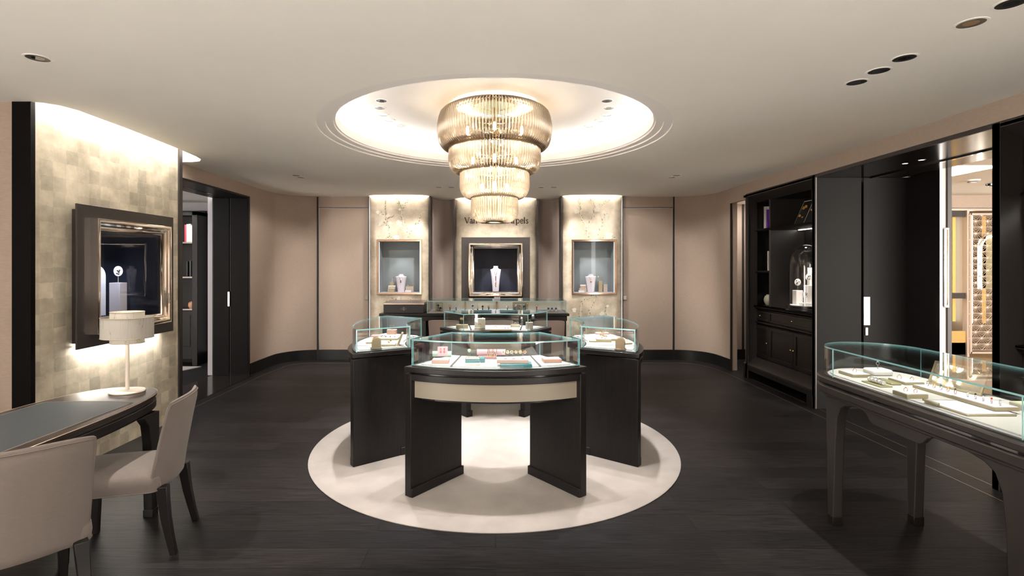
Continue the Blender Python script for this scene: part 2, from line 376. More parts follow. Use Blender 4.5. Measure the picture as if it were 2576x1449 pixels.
b = B(); b.fill([[(-5, -2.6), (3.6, -2.6), (3.6, 9.4), (-3.6, 9.4), (-3.6, 3.66), (-5, 3.66)], circle(1.5, 96, (RX, RY)), slot_left,
    sof_side + back(sof_side, .12)[::-1], [(-x, y) for x, y in sof_side] + [(-x, y+.12) for x, y in sof_side][::-1], sof_mid + back(sof_mid, .12)[::-1]], CEIL)
struct('ceiling', b, PLASTER, smooth=False, recalc=False)
# stepped oval recess: steps, lip, hidden ledge, raised disc
b = B(); b.lathe([(1.50, 2.72), (1.50, 2.730), (1.43, 2.730), (1.43, 2.742), (1.368, 2.742), (1.368, 2.758), (1.353, 2.758), (1.353, 2.83), (1.385, 2.83), (1.385, 2.80), (1.78, 2.80), (1.78, RECZ), (0, RECZ)], 128, (RX, RY))
struct('ceiling_recess', b, WHITE)
b = B(); b.lathe([(1.46, 2.806), (1.56, 2.806)], 96, (RX, RY)); o = struct('trim_1', b, emit('cove_led', (1, .96, .91), 7)); 
# slots above the lit panels
def slot_box(name, x0, x1, y0, y1, z1=3.0):
    b = B(); c = [b.v(x, y, z) for x in (x0, x1) for y in (y0, y1) for z in (CEIL+.004, z1)]
    for q in ((0, 1, 3, 2), (4, 6, 7, 5), (0, 4, 5, 1), (2, 3, 7, 6), (1, 5, 7, 3)): b.face([c[i] for i in q])
    struct(name, b, WHITE, smooth=False)
slot_box('ceiling_slot', -3.62, -2.95, 3.5, 5.8); slot_box('ceiling_slot', 1.0, 2.2, 8.25, 8.75); slot_box('ceiling_slot', -2.2, -1.0, 8.25, 8.75); slot_box('ceiling_slot', -.8, .8, 8.55, 9.1)
down((-3.185, 4.5, 2.97), 15, .05, 1.75)
down((-3.36, 5.5, 2.97), 2.5, .2, .2)
for sx in (1, -1): down((sx*1.6, 8.395, 2.97), 17, .9, .05)
down((0, 8.70, 2.97), 22, 1.25, .05)
# ---- walls
def wallstrip(name, pts, z0, z1, m, t=-.08): b = B(); b.strip(pts, z0, z1, t); return struct(name, b, m)
# rounded corners and the wall pieces
wallstrip('wall_back_right', corner_r, 0, CEIL, FAB, .10)
wallstrip('wall_back_left', corner_l, 0, CEIL, FAB, -.10)
for s, nm in ((1, 'right'), (-1, 'left')):
    bp = [(s*x, y) for x, y in [(2.11, 8.56)] + [(abs(q[0]), q[1]-.0) for q in (corner_r if s > 0 else corner_l)]]
    inner = offset_path(bp, -.014*s); b = B(); b.strip(inner, 0, .165, .014*s); struct('baseboard_'+nm, b, BASEB)
    # wall field above the service door and the door itself
    b = B(); b.box(min(s*2.11, s*2.97), max(s*2.11, s*2.97), 8.58, 8.68, 2.545, CEIL); struct('wall_over_door_'+nm, b, FAB)
    dr = structe('door_%d' % (1 if s < 0 else 2), (s*2.54, 8.58, 0))
    b = B(); b.box(-.415, .415, 0, .05, .165, 2.53); obj('door_leaf', b, FAB, dr, bevel=.003)
    b = B(); b.box(-.42, .42, .004, .05, .02, .163); obj('kick_plate', b, BASEB, dr)
    b = B()
    for q in (-1, 1): b.box(q*.4235-.0035, q*.4235+.0035, -.004, .05, .0, 2.535)
    b.box(-.427, .427, -.004, .05, 2.533, 2.543); obj('edge_trim', b, TRIMD, dr)
    b = B(); b.box(-.03, .03, -.028, 0, 1.00, 1.075); obj('door_handle', b, STEEL, dr, bevel=.004, loc=(-s*.385, 0, 0))
    b = B(); b.box(min(s*2.965, s*2.985), max(s*2.965, s*2.985), 8.565, 8.66, 0, CEIL); struct('trim_2', b, TRIMD)
    b = B(); b.box(min(s*2.098, s*2.113), max(s*2.098, s*2.113), 8.50, 8.68, 0, CEIL); struct('trim_3', b, TRIMD)
    # dark reveal, concave fabric wall, dark reveal
    b = B(); b.box(min(s*1.075, s*1.10), max(s*1.075, s*1.10), 8.47, 8.80, 0, CEIL); struct('trim_4', b, CHARD)
    cc = smooth_path([(1.08, 8.70), (1.04, 8.86), (.97, 8.96), (.90, 8.99), (.82, 8.985), (.75, 8.95), (.715, 8.90)], 4)
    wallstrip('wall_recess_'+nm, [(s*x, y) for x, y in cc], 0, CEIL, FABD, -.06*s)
    b = B(); b.box(min(s*.705, s*.735), max(s*.705, s*.735), 8.83, 9.02, 0, CEIL); struct('trim_5', b, CHARD)
def panel_with_hole(name, pts, hx0, hx1, hz0, hz1, m, t, z1=2.99):
    """upright curved panel (plan polyline pts) with a rectangular opening"""
    def clip(a, c):
        out = []
        for (x0, y0), (x1, y1) in zip(pts, pts[1:]):
            lo, hi = min(x0, x1), max(x0, x1)
            xa, xb = max(lo, a), min(hi, c)
            if xa < xb-1e-6:
                f = lambda x: (x, y0+(y1-y0)*(x-x0)/(x1-x0))
                p, q = (f(xa), f(xb)) if x1 > x0 else (f(xb), f(xa))
                if not out: out.append(p)
                out.append(q)
        return out
    b = B(); L = min(p[0] for p in pts); R = max(p[0] for p in pts)
    b.strip(clip(L, hx0), 0, z1, t); b.strip(clip(hx1, R), 0, z1, t)
    c = clip(hx0, hx1); b.strip(c, 0, hz0, t); b.strip(c, hz1, z1, t)
    return struct(name, b, m)
PAN = .075
side_pan = back(sof_side, PAN); mid_pan = back(sof_mid, PAN)
PR = panel_with_hole('wall_panel_right', side_pan, 1.25, 1.95, 1.105, 1.985, GLEAF_B, .03)
PL = panel_with_hole('wall_panel_left', [(-x, y) for x, y in side_pan][::-1], -1.95, -1.25, 1.105, 1.985, GLEAF_B, .03)
PM = panel_with_hole('wall_panel_centre', mid_pan, -.5, .5, 1.0, 1.98, GLEAF_B, .03)
# chinoiserie painting on the two side panels: stems, leaves, flowers
MSTEM = mat('painted_stem', (.74, .69, .54), .7); MLEAF = mat('painted_leaf', (.25, .25, .17), .7); MFLOW = mat('painted_flower', (.85, .80, .68), .7)
MLEAF2 = mat('painted_leaf_pale', (.42, .41, .28), .7)
def ysurf(x):
    x = abs(x)
    for (x0, y0), (x1, y1) in zip(side_pan, side_pan[1:]):
        if x0 <= x <= x1: return y0+(y1-y0)*(x-x0)/(x1-x0)
    return 8.5
def painting(parent, stems, flowers, seed):
    rnd = random.Random(seed); b = B()
    def flat(pts, m, d=.002): b.face([b.v(x, ysurf(x)-d, z) for x, z in pts], m)
    def leaf(x, z, a, l, m):
        w = l*.36; ca, sa = math.cos(a), math.sin(a)
        P = [(0, 0), (.3*l, w*.5), (.65*l, w*.42), (l, 0), (.65*l, -w*.42), (.3*l, -w*.5)]
        flat([(x+p*ca-q*sa, z+p*sa+q*ca) for p, q in P], m, .003)
    for st in stems:
        wd, leaves, pts = st[0]*1.15, max(2, int(st[1]*.8)), smooth_path(st[2], 6)
        for (xa, za), (xb, zb) in zip(pts, pts[1:]):
            d = math.hypot(xb-xa, zb-za) or 1; nx, nz = -(zb-za)/d*wd/2, (xb-xa)/d*wd/2
            flat([(xa+nx, za+nz), (xb+nx, zb+nz), (xb-nx, zb-nz), (xa-nx, za-nz)], 0)
        n = len(pts)
        for k in range(leaves):
            i = min(n-2, int(n*(.15+.85*k/max(1, leaves)))); xa, za = pts[i]; xb, zb = pts[i+1]
            a = math.atan2(zb-za, xb-xa) + rnd.choice((-1, 1))*rnd.uniform(.5, .95)
            leaf(xa, za, a, rnd.uniform(.028, .048), rnd.choice((1, 1, 3)))
    for x, z, r in flowers:
        for k in range(5):
            a = 2*PI*k/5+rnd.random(); cx, cz = x+.55*r*math.cos(a), z+.55*r*math.sin(a)
            flat([(cx+.6*r*math.cos(t), cz+.5*r*math.sin(t)) for t in [2*PI*q/8 for q in range(8)]], 2, .004+.0004*k)
    obj('painted_branch', b, [MSTEM, MLEAF, MFLOW, MLEAF2], parent, smooth=False, recalc=False)
wx = lambda px: (px-CX)*8.42/FPX
wz = lambda py: CAM_H-(py-HY)*8.42/FPX
def W(*q): return [(wx(a), wz(c)) for a, c in q]
painting(PR, [(.013, 6, W((1478, 600), (1478, 585), (1476, 572))), (.010, 22, W((1476, 572), (1462, 545), (1458, 520), (1455, 498))), (.010, 20, W((1476, 572), (1490, 550), (1495, 525), (1488, 505), (1484, 494))),
    (.006, 12, W((1494, 528), (1508, 518), (1520, 510), (1530, 503))), (.010, 10, W((1503, 600), (1512, 570), (1518, 548), (1527, 535))), (.006, 5, W((1515, 602), (1530, 594), (1548, 600))),
    (.011, 9, W((1472, 746), (1466, 757), (1462, 768), (1461, 800), (1461, 840))), (.008, 8, W((1472, 754), (1482, 748), (1495, 744), (1508, 746))), (.012, 13, W((1496, 751), (1488, 768), (1482, 785), (1476, 812), (1474, 840))),
    (.006, 14, W((1528, 768), (1524, 785), (1518, 812), (1510, 835))), (.004, 6, W((1461, 795), (1452, 790), (1440, 776)))],
    [(wx(1451), wz(532), .040), (wx(1480), wz(499), .034), (wx(1502), wz(527), .045), (wx(1528), wz(548), .045), (wx(1529), wz(535), .02), (wx(1532), wz(592), .065), (wx(1517), wz(575), .018), (wx(1445), wz(780), .035), (wx(1513), wz(789), .035), (wx(1529), wz(804), .045), (wx(1528), wz(770), .022)], 4)
painting(PL, [(.009, 6, W((1030, 600), (1029, 588))), (.010, 12, W((1029, 590), (1020, 570), (1012, 545), (1010, 530))), (.006, 24, W((1010, 530), (1005, 515), (1000, 503), (996, 494))), (.005, 14, W((1010, 528), (1018, 516), (1024, 508), (1030, 502))),
    (.006, 12, W((1029, 586), (1042, 570), (1050, 560), (1056, 540))), (.009, 20, W((986, 602), (978, 575), (970, 545), (968, 525), (968, 505))), (.005, 8, W((976, 566), (966, 562), (952, 562))), (.005, 8, W((973, 552), (982, 548), (990, 540))),
    (.005, 7, W((968, 540), (958, 534), (948, 534))), (.005, 6, W((968, 600), (976, 595), (984, 598))), (.006, 6, W((1000, 750), (985, 752), (970, 756))), (.006, 5, W((1048, 746), (1036, 752), (1028, 750)))],
    [(wx(950), wz(534), .03), (wx(957), wz(540), .02), (wx(959), wz(560), .04), (wx(955), wz(565), .025), (wx(982), wz(562), .035), (wx(984), wz(570), .018), (wx(1004), wz(560), .045), (wx(1008), wz(568), .025), (wx(1038), wz(569), .035), (wx(1056), wz(566), .035), (wx(998), wz(598), .045), (wx(1006), wz(527), .018), (wx(1003), wz(750), .03)], 9)
# ---- left side: pier with gold leaf, facing wall, doorway wall
GX = -3.27
b = B()   # gold leaf face of the pier with an opening for the showcase (x = const)
def yzpanel(b, x0, x1, y0, y1, z0, z1, hy0, hy1, hz0, hz1, m=None):
    b.box(x0, x1, y0, hy0, z0, z1, m); b.box(x0, x1, hy1, y1, z0, z1, m); b.box(x0, x1, hy0, hy1, z0, hz0, m); b.box(x0, x1, hy0, hy1, hz1, z1, m)
yzpanel(b, GX-.03, GX, 3.635, 5.28, 0, 2.99, 4.02, 4.90, 1.04, 1.94); struct('wall_left_pier', b, GLEAF_L, smooth=False)
b = B(); b.box(GX-.12, GX+.012, 3.595, 3.632, 0, 2.80); struct('trim_6', b, DWOOD)
b = B(); b.box(GX-.26, GX+.015, 5.282, 5.335, 0, 2.80); struct('trim_7', b, CHARD)
b = B(); b.box(-5, GX-.122, 3.60, 3.66, 0, CEIL); struct('wall_left_return', b, FAB)
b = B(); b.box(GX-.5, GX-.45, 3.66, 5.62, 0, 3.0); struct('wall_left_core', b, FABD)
b = B(); b.box(-5.06, -5, -2.6, 3.66, 2.5, CEIL); struct('wall_left_lintel', b, FAB)
b = B(); b.box(-5.06, -5, -.6, 3.66, 0, 2.5); struct('wall_left_near', b, FAB)
DL0, DL1, HEAD = 5.40, 7.33, 2.537
b = B(); b.box(-3.60, -3.53, 5.335, 7.37, HEAD+.02, CEIL); struct('wall_left', b, FAB)
dj = structe('door_3', (-3.53, 6.4, 0)); OY = 6.4
b = B(); b.box(-.52, .008, DL1-OY, DL1-OY+.03, 0, HEAD); b.box(-.52, .008, DL0-.05-OY, DL0-OY, 0, HEAD); b.box(-.52, .008, DL0-.05-OY, DL1-OY+.03, HEAD, HEAD+.025)
obj('door_frame', b, WOOD, dj, bevel=.003)
b = B(); b.box(-.30, -.285, DL0-OY, DL1-OY, HEAD-.004, HEAD); obj('door_track', b, BLK, dj)
b = B(); b.box(-.50, -.27, DL1-OY-.014, DL1-OY-.001, .005, HEAD-.005); obj('door_leaf', b, DWOOD, dj, bevel=.002)
b = B(); b.box(-.255, -.002, DL1-OY-.010, DL1-OY-.001, .0, HEAD-.004); obj('door_pocket', b, DWOOD, dj, bevel=.002)
b = B(); b.box(-.285, -.255, DL1-OY-.03, DL1-OY-.014, .99, 1.20); obj('door_handle', b, STEEL, dj, bevel=.003)
b = B(); b.box(-4.05, -3.46, DL0, DL1, -.002, .004); struct('threshold_left', b, mat('polished_dark_stone', (.02, .016, .014), .12))
# little room behind the doorway
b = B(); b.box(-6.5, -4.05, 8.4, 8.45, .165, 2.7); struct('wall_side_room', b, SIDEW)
b = B(); b.box(-6.5, -4.05, 8.385, 8.45, 0, .165); struct('baseboard_side_room', b, BASEB)
b = B(); b.box(-6.5, -4.05, 3.0, 8.45, 2.6, 2.66); struct('ceiling_side_room', b, PLASTER)
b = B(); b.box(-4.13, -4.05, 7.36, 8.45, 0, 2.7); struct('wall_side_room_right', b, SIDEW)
b = B(); b.box(-6.5, -6.44, 3.0, 8.45, 0, 2.7); struct('wall_side_room_left', b, WHITE)
area((-4.9, 6.6, 2.58), (-5.0, 6.8, 0), 9, .8, .8, (.86, .90, 1.0))
b = B(); b.prism([(-5.9, 6.6), (-4.72, 7.55), (-4.55, 7.95), (-5.9, 7.98)], 0, .01); tag(obj('rug', b, RUG), 'corner of a pale rug seen through the left doorway', 'rug')
t = thing('side_room_bookshelf', 'dark bookshelf with lit shelf edges in the room behind the left doorway', 'bookshelf', (-4.98, 8.2, 0))
b = B(); b.box(-.35, .30, .12, .16, 0, 2.42); b.box(-.35, -.30, -.15, .16, 0, 2.42); b.box(.215, .30, -.15, .16, 0, 2.42); b.box(-.35, .30, -.15, .16, 2.36, 2.42); obj('carcass', b, LACQ, t, bevel=.004)
for z in (.88, 1.385, 1.93):
    b = B(); b.box(-.30, .215, -.14, .12, z-.012, z+.012); sf = obj('shelf', b, LACQ, t); b = B(); b.box(-.30, .215, -.146, -.140, z-.010, z+.012); obj('metal_shelf_edge', b, STEEL, sf)
b = B(); b.box(-.30, .215, -.13, .12, .10, .86); b.box(-.26, .18, -.14, -.13, .30, .80); obj('cupboard', b, LACQ, t, bevel=.004)
REDB = mat('red_book_cloth', (.62, .03, .06), .5); WHB = mat('white_book_cloth', (.80, .76, .70), .6); BLKB = mat('black_book_cloth', (.012, .012, .014), .4)
for k, (x_, th_, h_, c_, lb) in enumerate(((-4.885, .028, .27, REDB, 'red spine book on the upper shelf beyond the left doorway'), (-4.855, .03, .28, WHB, 'white book touching the red one beyond the left doorway'), (-4.822, .03, .285, WHB, 'middle white book of the upper shelf beyond the left doorway'), (-4.790, .03, .26, WHB, 'last white book of the upper shelf beyond the left doorway'),
        (-4.86, .02, .24, BLKB, 'dark leaning book on the middle shelf beyond the left doorway'), (-4.81, .03, .25, BLKB, 'dark upright book on the middle shelf beyond the left doorway'))):
    b = B(); b.box(-th_/2, th_/2, 0, .18, 0, h_); z_ = 1.9425 if k < 4 else 1.3975; tag(obj('book', b, c_, loc=(x_, 8.08, z_), rot=(0, 0.0, 0), bevel=.002), lb, 'book', 'books beyond the left doorway')
b = B(); b.lathe([(0, 0), (.03, 0), (.05, .04), (.045, .09), (.02, .11), (0, .112)], 16); tag(obj('amber_bottle', b, mat('amber_glaze', (.45, .22, .12), .3), loc=(-4.80, 8.10, .8925)), 'small round amber pot on the lower shelf beyond the left doorway', 'pot')
spot((-4.9, 7.8, 2.5), (-4.85, 8.15, 1.8), 9, 90, .6, NEUT)
b = B(); b.box(-4.775, -4.72, 8.33, 8.385, 0, 2.42); b.box(-6.0, -4.72, 8.33, 8.385, 2.40, 2.46); struct('trim_17', b, LACQ)
b = B(); b.box(-4.745, -4.705, 8.30, 8.33, 1.02, 1.10); o = tag(obj('door_latch_plate', b, STEEL), 'small square metal latch plate on the dark frame beyond the left doorway', 'latch')
# ---- right side
b = B(); b.box(3.50, 3.62, -2.6, 7.73, HEAD+.035, CEIL); struct('wall_right', b, FAB)
b = B(); b.box(3.50, 3.62, -1.2, 2.02, 0, HEAD+.035); struct('wall_right_near', b, FAB)
for xa, xb in ((-5.06, 3.62),): b = B(); b.box(xa, xb, -2.68, -2.6, 0, 2.9); struct('wall_rear', b, FAB)
b = B(); b.box(12, 12.1, -2.6, 10.4, 0, 2.9); struct('wall_arcade_far', b, FAB)
b = B(); b.box(3.6, 12, 10.3, 10.4, 0, 2.9); struct('wall_arcade_end', b, FAB)
b = B(); b.box(3.50, 3.56, 7.17, 7.69, 2.50, HEAD+.035); struct('trim_8', b, FAB)
b = B(); b.box(3.512, 3.535, 7.672, 7.692, .0, CEIL); struct('trim_9', b, TRIMD)
b = B(); b.box(3.3, 5.2, 8.62, 8.70, 0, 2.7); struct('wall_passage', b, FAB)
b = B(); b.box(3.55, 5.2, 8.605, 8.62, 0, .165); struct('baseboard_passage', b, BASEB)
b = B(); b.box(4.135, 4.165, 8.60, 8.62, .165, 2.6); b.box(4.31, 4.33, 8.60, 8.62, .165, 2.6); struct('trim_10', b, TRIMD)
b = B(); b.box(4.55, 4.60, 7.2, 8.7, 0, 2.7); struct('wall_passage_end', b, FAB)
b = B(); b.box(3.60, 4.6, 7.2, 8.7, 2.6, 2.66); struct('ceiling_passage', b, PLASTER)
area((4.0, 8.0, 2.58), (4.0, 8.2, 0), 6, .3, .3, NEUT)
# doorway to the arcade
dj = structe('door_4', (3.50, 4.6, 0)); OY = 4.6; P0, P1 = 3.62, 5.62
b = B(); b.box(0, .02, P1-OY, P1-OY+.05, 0, HEAD+.03); b.box(0, .02, P0-.05-OY, P0-OY, 0, HEAD+.03); b.box(0, .02, P0-.05-OY, P1-OY+.05, HEAD, HEAD+.035)
obj('door_frame', b, CHAR, dj, bevel=.003)
b = B(); b.box(.02, .96, P0-.03-OY, P1+.03-OY, HEAD, HEAD+.05); obj('soffit', b, mat('polished_dark_soffit', (.05, .04, .035), .16, metal=.75), dj)
b = B(); b.box(.60, .64, P0-OY, P1-OY, HEAD-.012, HEAD-.0005); obj('door_track', b, BLK, dj)
b = B(); b.box(.02, .505, P1-OY, P1-OY+.03, 0, HEAD); obj('door_pocket', b, mat('dark_satin_wood', (.006, .005, .0047), .5, spec=.10), dj, bevel=.002)
b = B(); b.box(.52, 1.02, P1-OY-.002, P1-OY+.03, .005, HEAD-.002); b.box(.52, .585, P1-OY-.012, P1-OY+.0, .005, HEAD-.002); obj('door_leaf', b, MATS['dark_satin_wood'], dj, bevel=.002)
b = B(); b.box(.515, .585, P1-OY-.022, P1-OY-.012, .92, 1.23); obj('door_handle', b, STEEL, dj, bevel=.002)
b = B(); b.box(.535, .562, P1-OY-.022, P1-OY-.012, .81, .895); obj('lock_plate', b, STEEL, dj, bevel=.002)
for px, py in ((2277, 411), (2318, 402)):
    x, y = at(px, py, HEAD); b = B(); b.lathe([(.034, HEAD-.001), (.026, HEAD-.004), (.022, HEAD+.004)], 20, (x, y)); t = B(); t.lathe([(0, HEAD-.0015), (.022, HEAD-.0015)], 20, (x, y))
    th = thing('recessed_downlight', 'lit downlight in the dark soffit over the right doorway, %s of the two' % ('left one' if px < 2300 else 'right one'), 'light', (x, y, HEAD), 0, 'downlights over the right doorway')
    for q, mm, nn in ((b, BLK, 'housing_rim'), (t, LENS, 'lens')): q.xf(Matrix.Translation((-x, -y, -HEAD))); obj(nn, q, mm, th)
# arcade beyond the doorway
b = B(); b.box(4.50, 4.56, 5.20, 7.2, 0, 2.9); struct('wall_arcade_return', b, LACQ)
b = B(); b.box(4.503, 4.545, 5.18, 5.199, 0, 2.8); struct('wall_arcade_lit_end', b, mat('lit_plaster', (.55, .51, .47), .9))
b = B(); b.box(4.499, 4.503, 5.176, 5.199, 0, 2.8); struct('trim_11', b, emit('edge_led', (1, .93, .88), 1.3))
b = B(); b.box(4.546, 4.586, 5.16, 5.199, 0, 2.8); struct('trim_12', b, CHARD)
b = B(); b.fill([[(3.6, -2.0), (12, -2.0), (12, 10.4), (3.6, 10.4)], [(5.6, 6.25), (6.22, 6.25), (6.22, 7.0), (5.6, 7.0)]], 2.79); struct('ceiling_arcade', b, PLASTER, smooth=False, recalc=False)
b = B(); b.box(5.5, 6.3, 6.15, 7.1, 2.92, 2.94); struct('ceiling_arcade_light', b, emit('light_box', (1, .97, .93), .8))
b = B(); b.box(4.6, 12, -2, 10.4, -.05, 0); struct('floor_arcade', b, mat('honey_wood', (.34, .23, .12), .25, var=.15, vscale=3, stretch=(1, 12, 1)))
b = B(); b.box(6.2, 11, 8.9, 9.0, 2.56, 2.79); struct('wall_arcade_band', b, FAB)
b = B(); b.box(6.2, 11, 8.86, 8.9, 2.53, 2.565); struct('trim_13', b, BLK)
b = B(); b.box(6.2, 11, 9.25, 9.3, 0, 2.55); struct('wall_arcade_shop', b, mat('walnut_brown', (.16, .115, .075), .4))
area((8.3, 7.2, 2.7), (8.3, 8.2, 0), 12, 1.5, 1.5, NEUT)
area((6.0, 4.0, 2.75), (6.0, 4.0, 0), 5, 1.5, 1.5, NEUT)
# arcade shopfront door leaf with gold strip and mirrored numeral, and lattice screen
t = structe('window_1', (8.0, 8.86, 0))
GS = mat('gold_strip', (.80, .50, .14), .4, metal=.2)
ax = lambda px, d=8.86: (px-CX)*d/FPX
az = lambda py, d=8.86: CAM_H-(py-HY)*d/FPX
b = B(); b.box(ax(2380)-8, ax(2429)-8, 0, .05, az(892), az(833)); obj('lower_glass', b, mat('floor_reflection_glass', (.60, .36, .13), .2), t)  # lower pane, its amber colour paints in the wood floor's reflection
b = B(); b.box(ax(2380)-8, ax(2429)-8, 0, .05, az(751), az(737)); b.box(ax(2380)-8, ax(2429)-8, 0, .05, az(905), az(862)); b.box(ax(2380)-8, ax(2429)-8, 0, .05, az(545), az(532)); obj('rail', b, CHAR, t)
b = B(); b.box(ax(2409)-8, ax(2417)-8, .1, .13, az(810), az(544)); b.box(ax(2384)-8, ax(2386)-8, .1, .13, az(810), az(544)); obj('gold_strip', b, GS, t)
b = B(); b.box(ax(2429)-8, ax(2434.5)-8, -.03, .06, 0, az(530)); b.box(ax(2300)-8, ax(2560)-8, -.03, .06, az(530), az(525)); obj('shopfront_frame', b, mat('champagne_frame', (.62, .52, .44), .35, metal=.3), t)
def numeral(parent, x, z, h, y):
    b = B(); pts = []
    for k in range(15): a = PI*.80-k/14*PI*1.30; pts.append((math.cos(a), .5+.45*math.sin(a)))
    up = [(-.75, .78), (-.45, .96), (0, 1.0), (.55, .92), (.75, .72), (.55, .56), (.1, .51)]; dn = [(.1, .51), (.65, .44), (.9, .24), (.6, .05), (0, 0), (-.55, .04), (-.85, .22)]
    for s_ in (up, dn): b.tube([(x-p*h*.33, y, z+q*h) for p, q in smooth_path(s_, 3)], h*.055, 6)
    obj('mirrored_numeral', b, BLK, parent)
numeral(t, ax(2391)-8, az(553), .055, -.01)
ls = thing('lattice_screen', 'pale metal lattice screen of fan shapes in the arcade beyond the right doorway', 'screen', (ax(2462), 8.82, 0))
b = B(); x0, x1 = ax(2434.5), ax(2530); cw = (ax(2474)-ax(2444)); chh = .106; z = .12; row = 0; ox = ls.location.x
def bar(b, xa, za, xc, zc, r=.0045): b.tube([(xa, 0, za), (xc, 0, zc)], r, 4, cap=False)
while z < 2.45:
    bar(b, x0-ox, z, x1-ox, z, .005)
    k = 0; xx = x0 + cw*(0.0 if row % 2 else .5)
    while xx <= x1+.01:
        for a in (12, 27, 45, 68, 90, 112, 135, 153, 168):
            dx, dz = math.cos(math.radians(a)), math.sin(math.radians(a)); L = min(chh/max(dz, 1e-3), cw*.5/max(abs(dx), 1e-3)); xe = min(max(xx-dx*L, x0), x1)
            bar(b, xx-ox, z+chh, xe-ox, z+chh-dz*L*(abs(xe-xx)/max(1e-6, abs(dx)*L) if abs(dx) > .01 else 1), .0032)
        b.ball((xx-ox, 0, z+chh*.86), (.02, .008, .02), 8); xx += cw
    z += chh; row += 1
obj('fan_pattern', b, mat('champagne_frame', (.62, .52, .44), .35), ls)
b = B(); b.box(x0-ox-.01, x0-ox+.02, -.02, .02, .06, 2.47); b.box(x1-ox-.02, x1-ox+.01, -.02, .02, .06, 2.47); b.box(x0-ox, x1-ox, -.02, .02, .06, .09); b.box(x0-ox, x1-ox, -.02, .02, 2.44, 2.47); obj('screen_frame', b, mat('champagne_frame', (.62, .52, .44)), ls)
sh = structe('wall_arcade_display', (8.35, 9.1, 0))
b = B(); b.box(ax(2440, 9.1)-8.35, ax(2447, 9.1)-8.35, 0, .02, .55, 2.45); obj('light_strip', b, emit('arcade_led', (1, .92, .78), 5), sh)
b = B(); b.box(ax(2475, 9.1)-8.35, ax(2483, 9.1)-8.35, .02, .04, .55, 2.45); obj('gold_strip', b, GS, sh)
r = ax(2497, 9.1)-ax(2462, 9.1); cxx = ax(2497, 9.1)-8.35
arch = [(cxx-r, 1.16)]+[(cxx-r*math.cos(a), 1.90+.1*0+r*math.sin(a)) for a in [PI*k/16 for k in range(17)]]+[(cxx+r, 1.16)]
b = B(); b.tube([(x, 0, z) for x, z in arch], .022, 8); obj('arch_frame', b, CHROME, sh)
b = B(); b.tube([(cxx+(x-cxx)*.84, -.01, 1.16+(z-1.16)*.94) for x, z in arch], .008, 6); obj('arch_light', b, emit('arch_led', (1, .9, .75), 8), sh)
b = B(); b.prism([(cxx+(x-cxx)*.9, z) for x, z in arch], .02, .04, ax='y'); obj('arch_back', b, OLIVE, sh)
# framed mirror-like sliver on the arcade face of the return
b = B(); b.box(-.012, .03, -.02, .0, 0, .78); b.box(-.016, .0, -.028, -.018, -.01, .79); b.box(.022, .034, -.028, -.018, -.01, .79); b.box(-.012, .03, -.028, -.018, .77, .79); b.box(-.012, .03, -.028, -.018, -.01, .012); o = obj('arcade_showcase_frame', b, CHROME, loc=(4.515, 5.176, 1.16), bevel=.002); tag(o, 'polished frame edge on the lit wall end just past the right doorway', 'frame')
# smoke detector and camera dome in the arcade ceiling
t = thing('smoke_detector', 'round white smoke detector on the arcade ceiling beyond the doorway', 'smoke detector', (ax(2446, 7.3), 7.3, 2.79))
b = B(); b.lathe([(.0, 0), (.09, 0), (.085, -.018), (.05, -.022), (.05, -.04), (.03, -.05), (0, -.052)], 20); obj('body', b, WHITE, t)
b = B(); b.lathe([(.055, -.026), (.055, -.034)], 20); obj('vent_ring', b, BLK, t)
b = B(); b.lathe([(0, 2.78), (.05, 2.78), (.045, 2.755), (0, 2.73)], 16, (ax(2490, 7.6), 7.6)); tag(obj('ceiling_camera_dome', b, BLK), 'small black dome on the arcade ceiling at the door edge', 'camera')
# floor inlay: thin brass lines round the room
def inlay(name, pts, wd=.006): b = B(); b.strip(pts, -.003, .0012, wd); return struct(name, b, mat('inlay_metal', (.32, .26, .21), .35, metal=.8), smooth=False)
inr = [(2.9, 8.28)] + smooth_path([(2.9, 8.28), (3.06, 8.26), (3.2, 8.16), (3.28, 8.0), (3.33, 7.8), (3.375, 7.4)], 4)[1:] + [(3.375, -2.5)]
inlay('trim_14', [(-x, y) for x, y in inr[::-1]][:0] + [(-x+.04 if x > 3.3 else -x, y) for x, y in inr][::-1] + inr)
inlay('trim_15', [(3.545, 7.1), (3.545, 2.0)]); inlay('trim_16', [(-3.46, 5.42), (-3.46, 7.32)])
# ================================================================== RECESSED DOWNLIGHTS
def downlight(x, y, z, r, label, cat='light', group=None, glow=True, trim=WHITE):
    t = thing('recessed_downlight', label, cat, (x, y, z), 0, group)
    b = B(); b.lathe([(r*1.22, -.0005), (r*1.20, -.004), (r, -.004), (r, -.001)], 28); obj('trim_ring', b, trim, t)
    b = B(); b.lathe([(r, -.002), (r*.75, -.0012), (r*.55, -.0012)], 28); obj('baffle', b, mat('downlight_baffle', (.05, .045, .04), .25, metal=.7), t)
    b = B(); b.lathe([(r*.55, -.0015), (0, -.0015)], 20); obj('lens', b, mat('downlight_glass', (.02, .025, .03), .05, coat=1), t)
    return t
for i, (x, y) in enumerate(recess_dl):
    side = 'left' if i < 5 else 'right'; k = i % 5
    downlight(x, y, RECZ, .045, 'downlight in the bright dome, %s of the chandelier, %s of five' % (side, ['nearest', 'second nearest', 'middle one', 'second farthest', 'farthest'][k]), group='downlights in the ceiling dome')
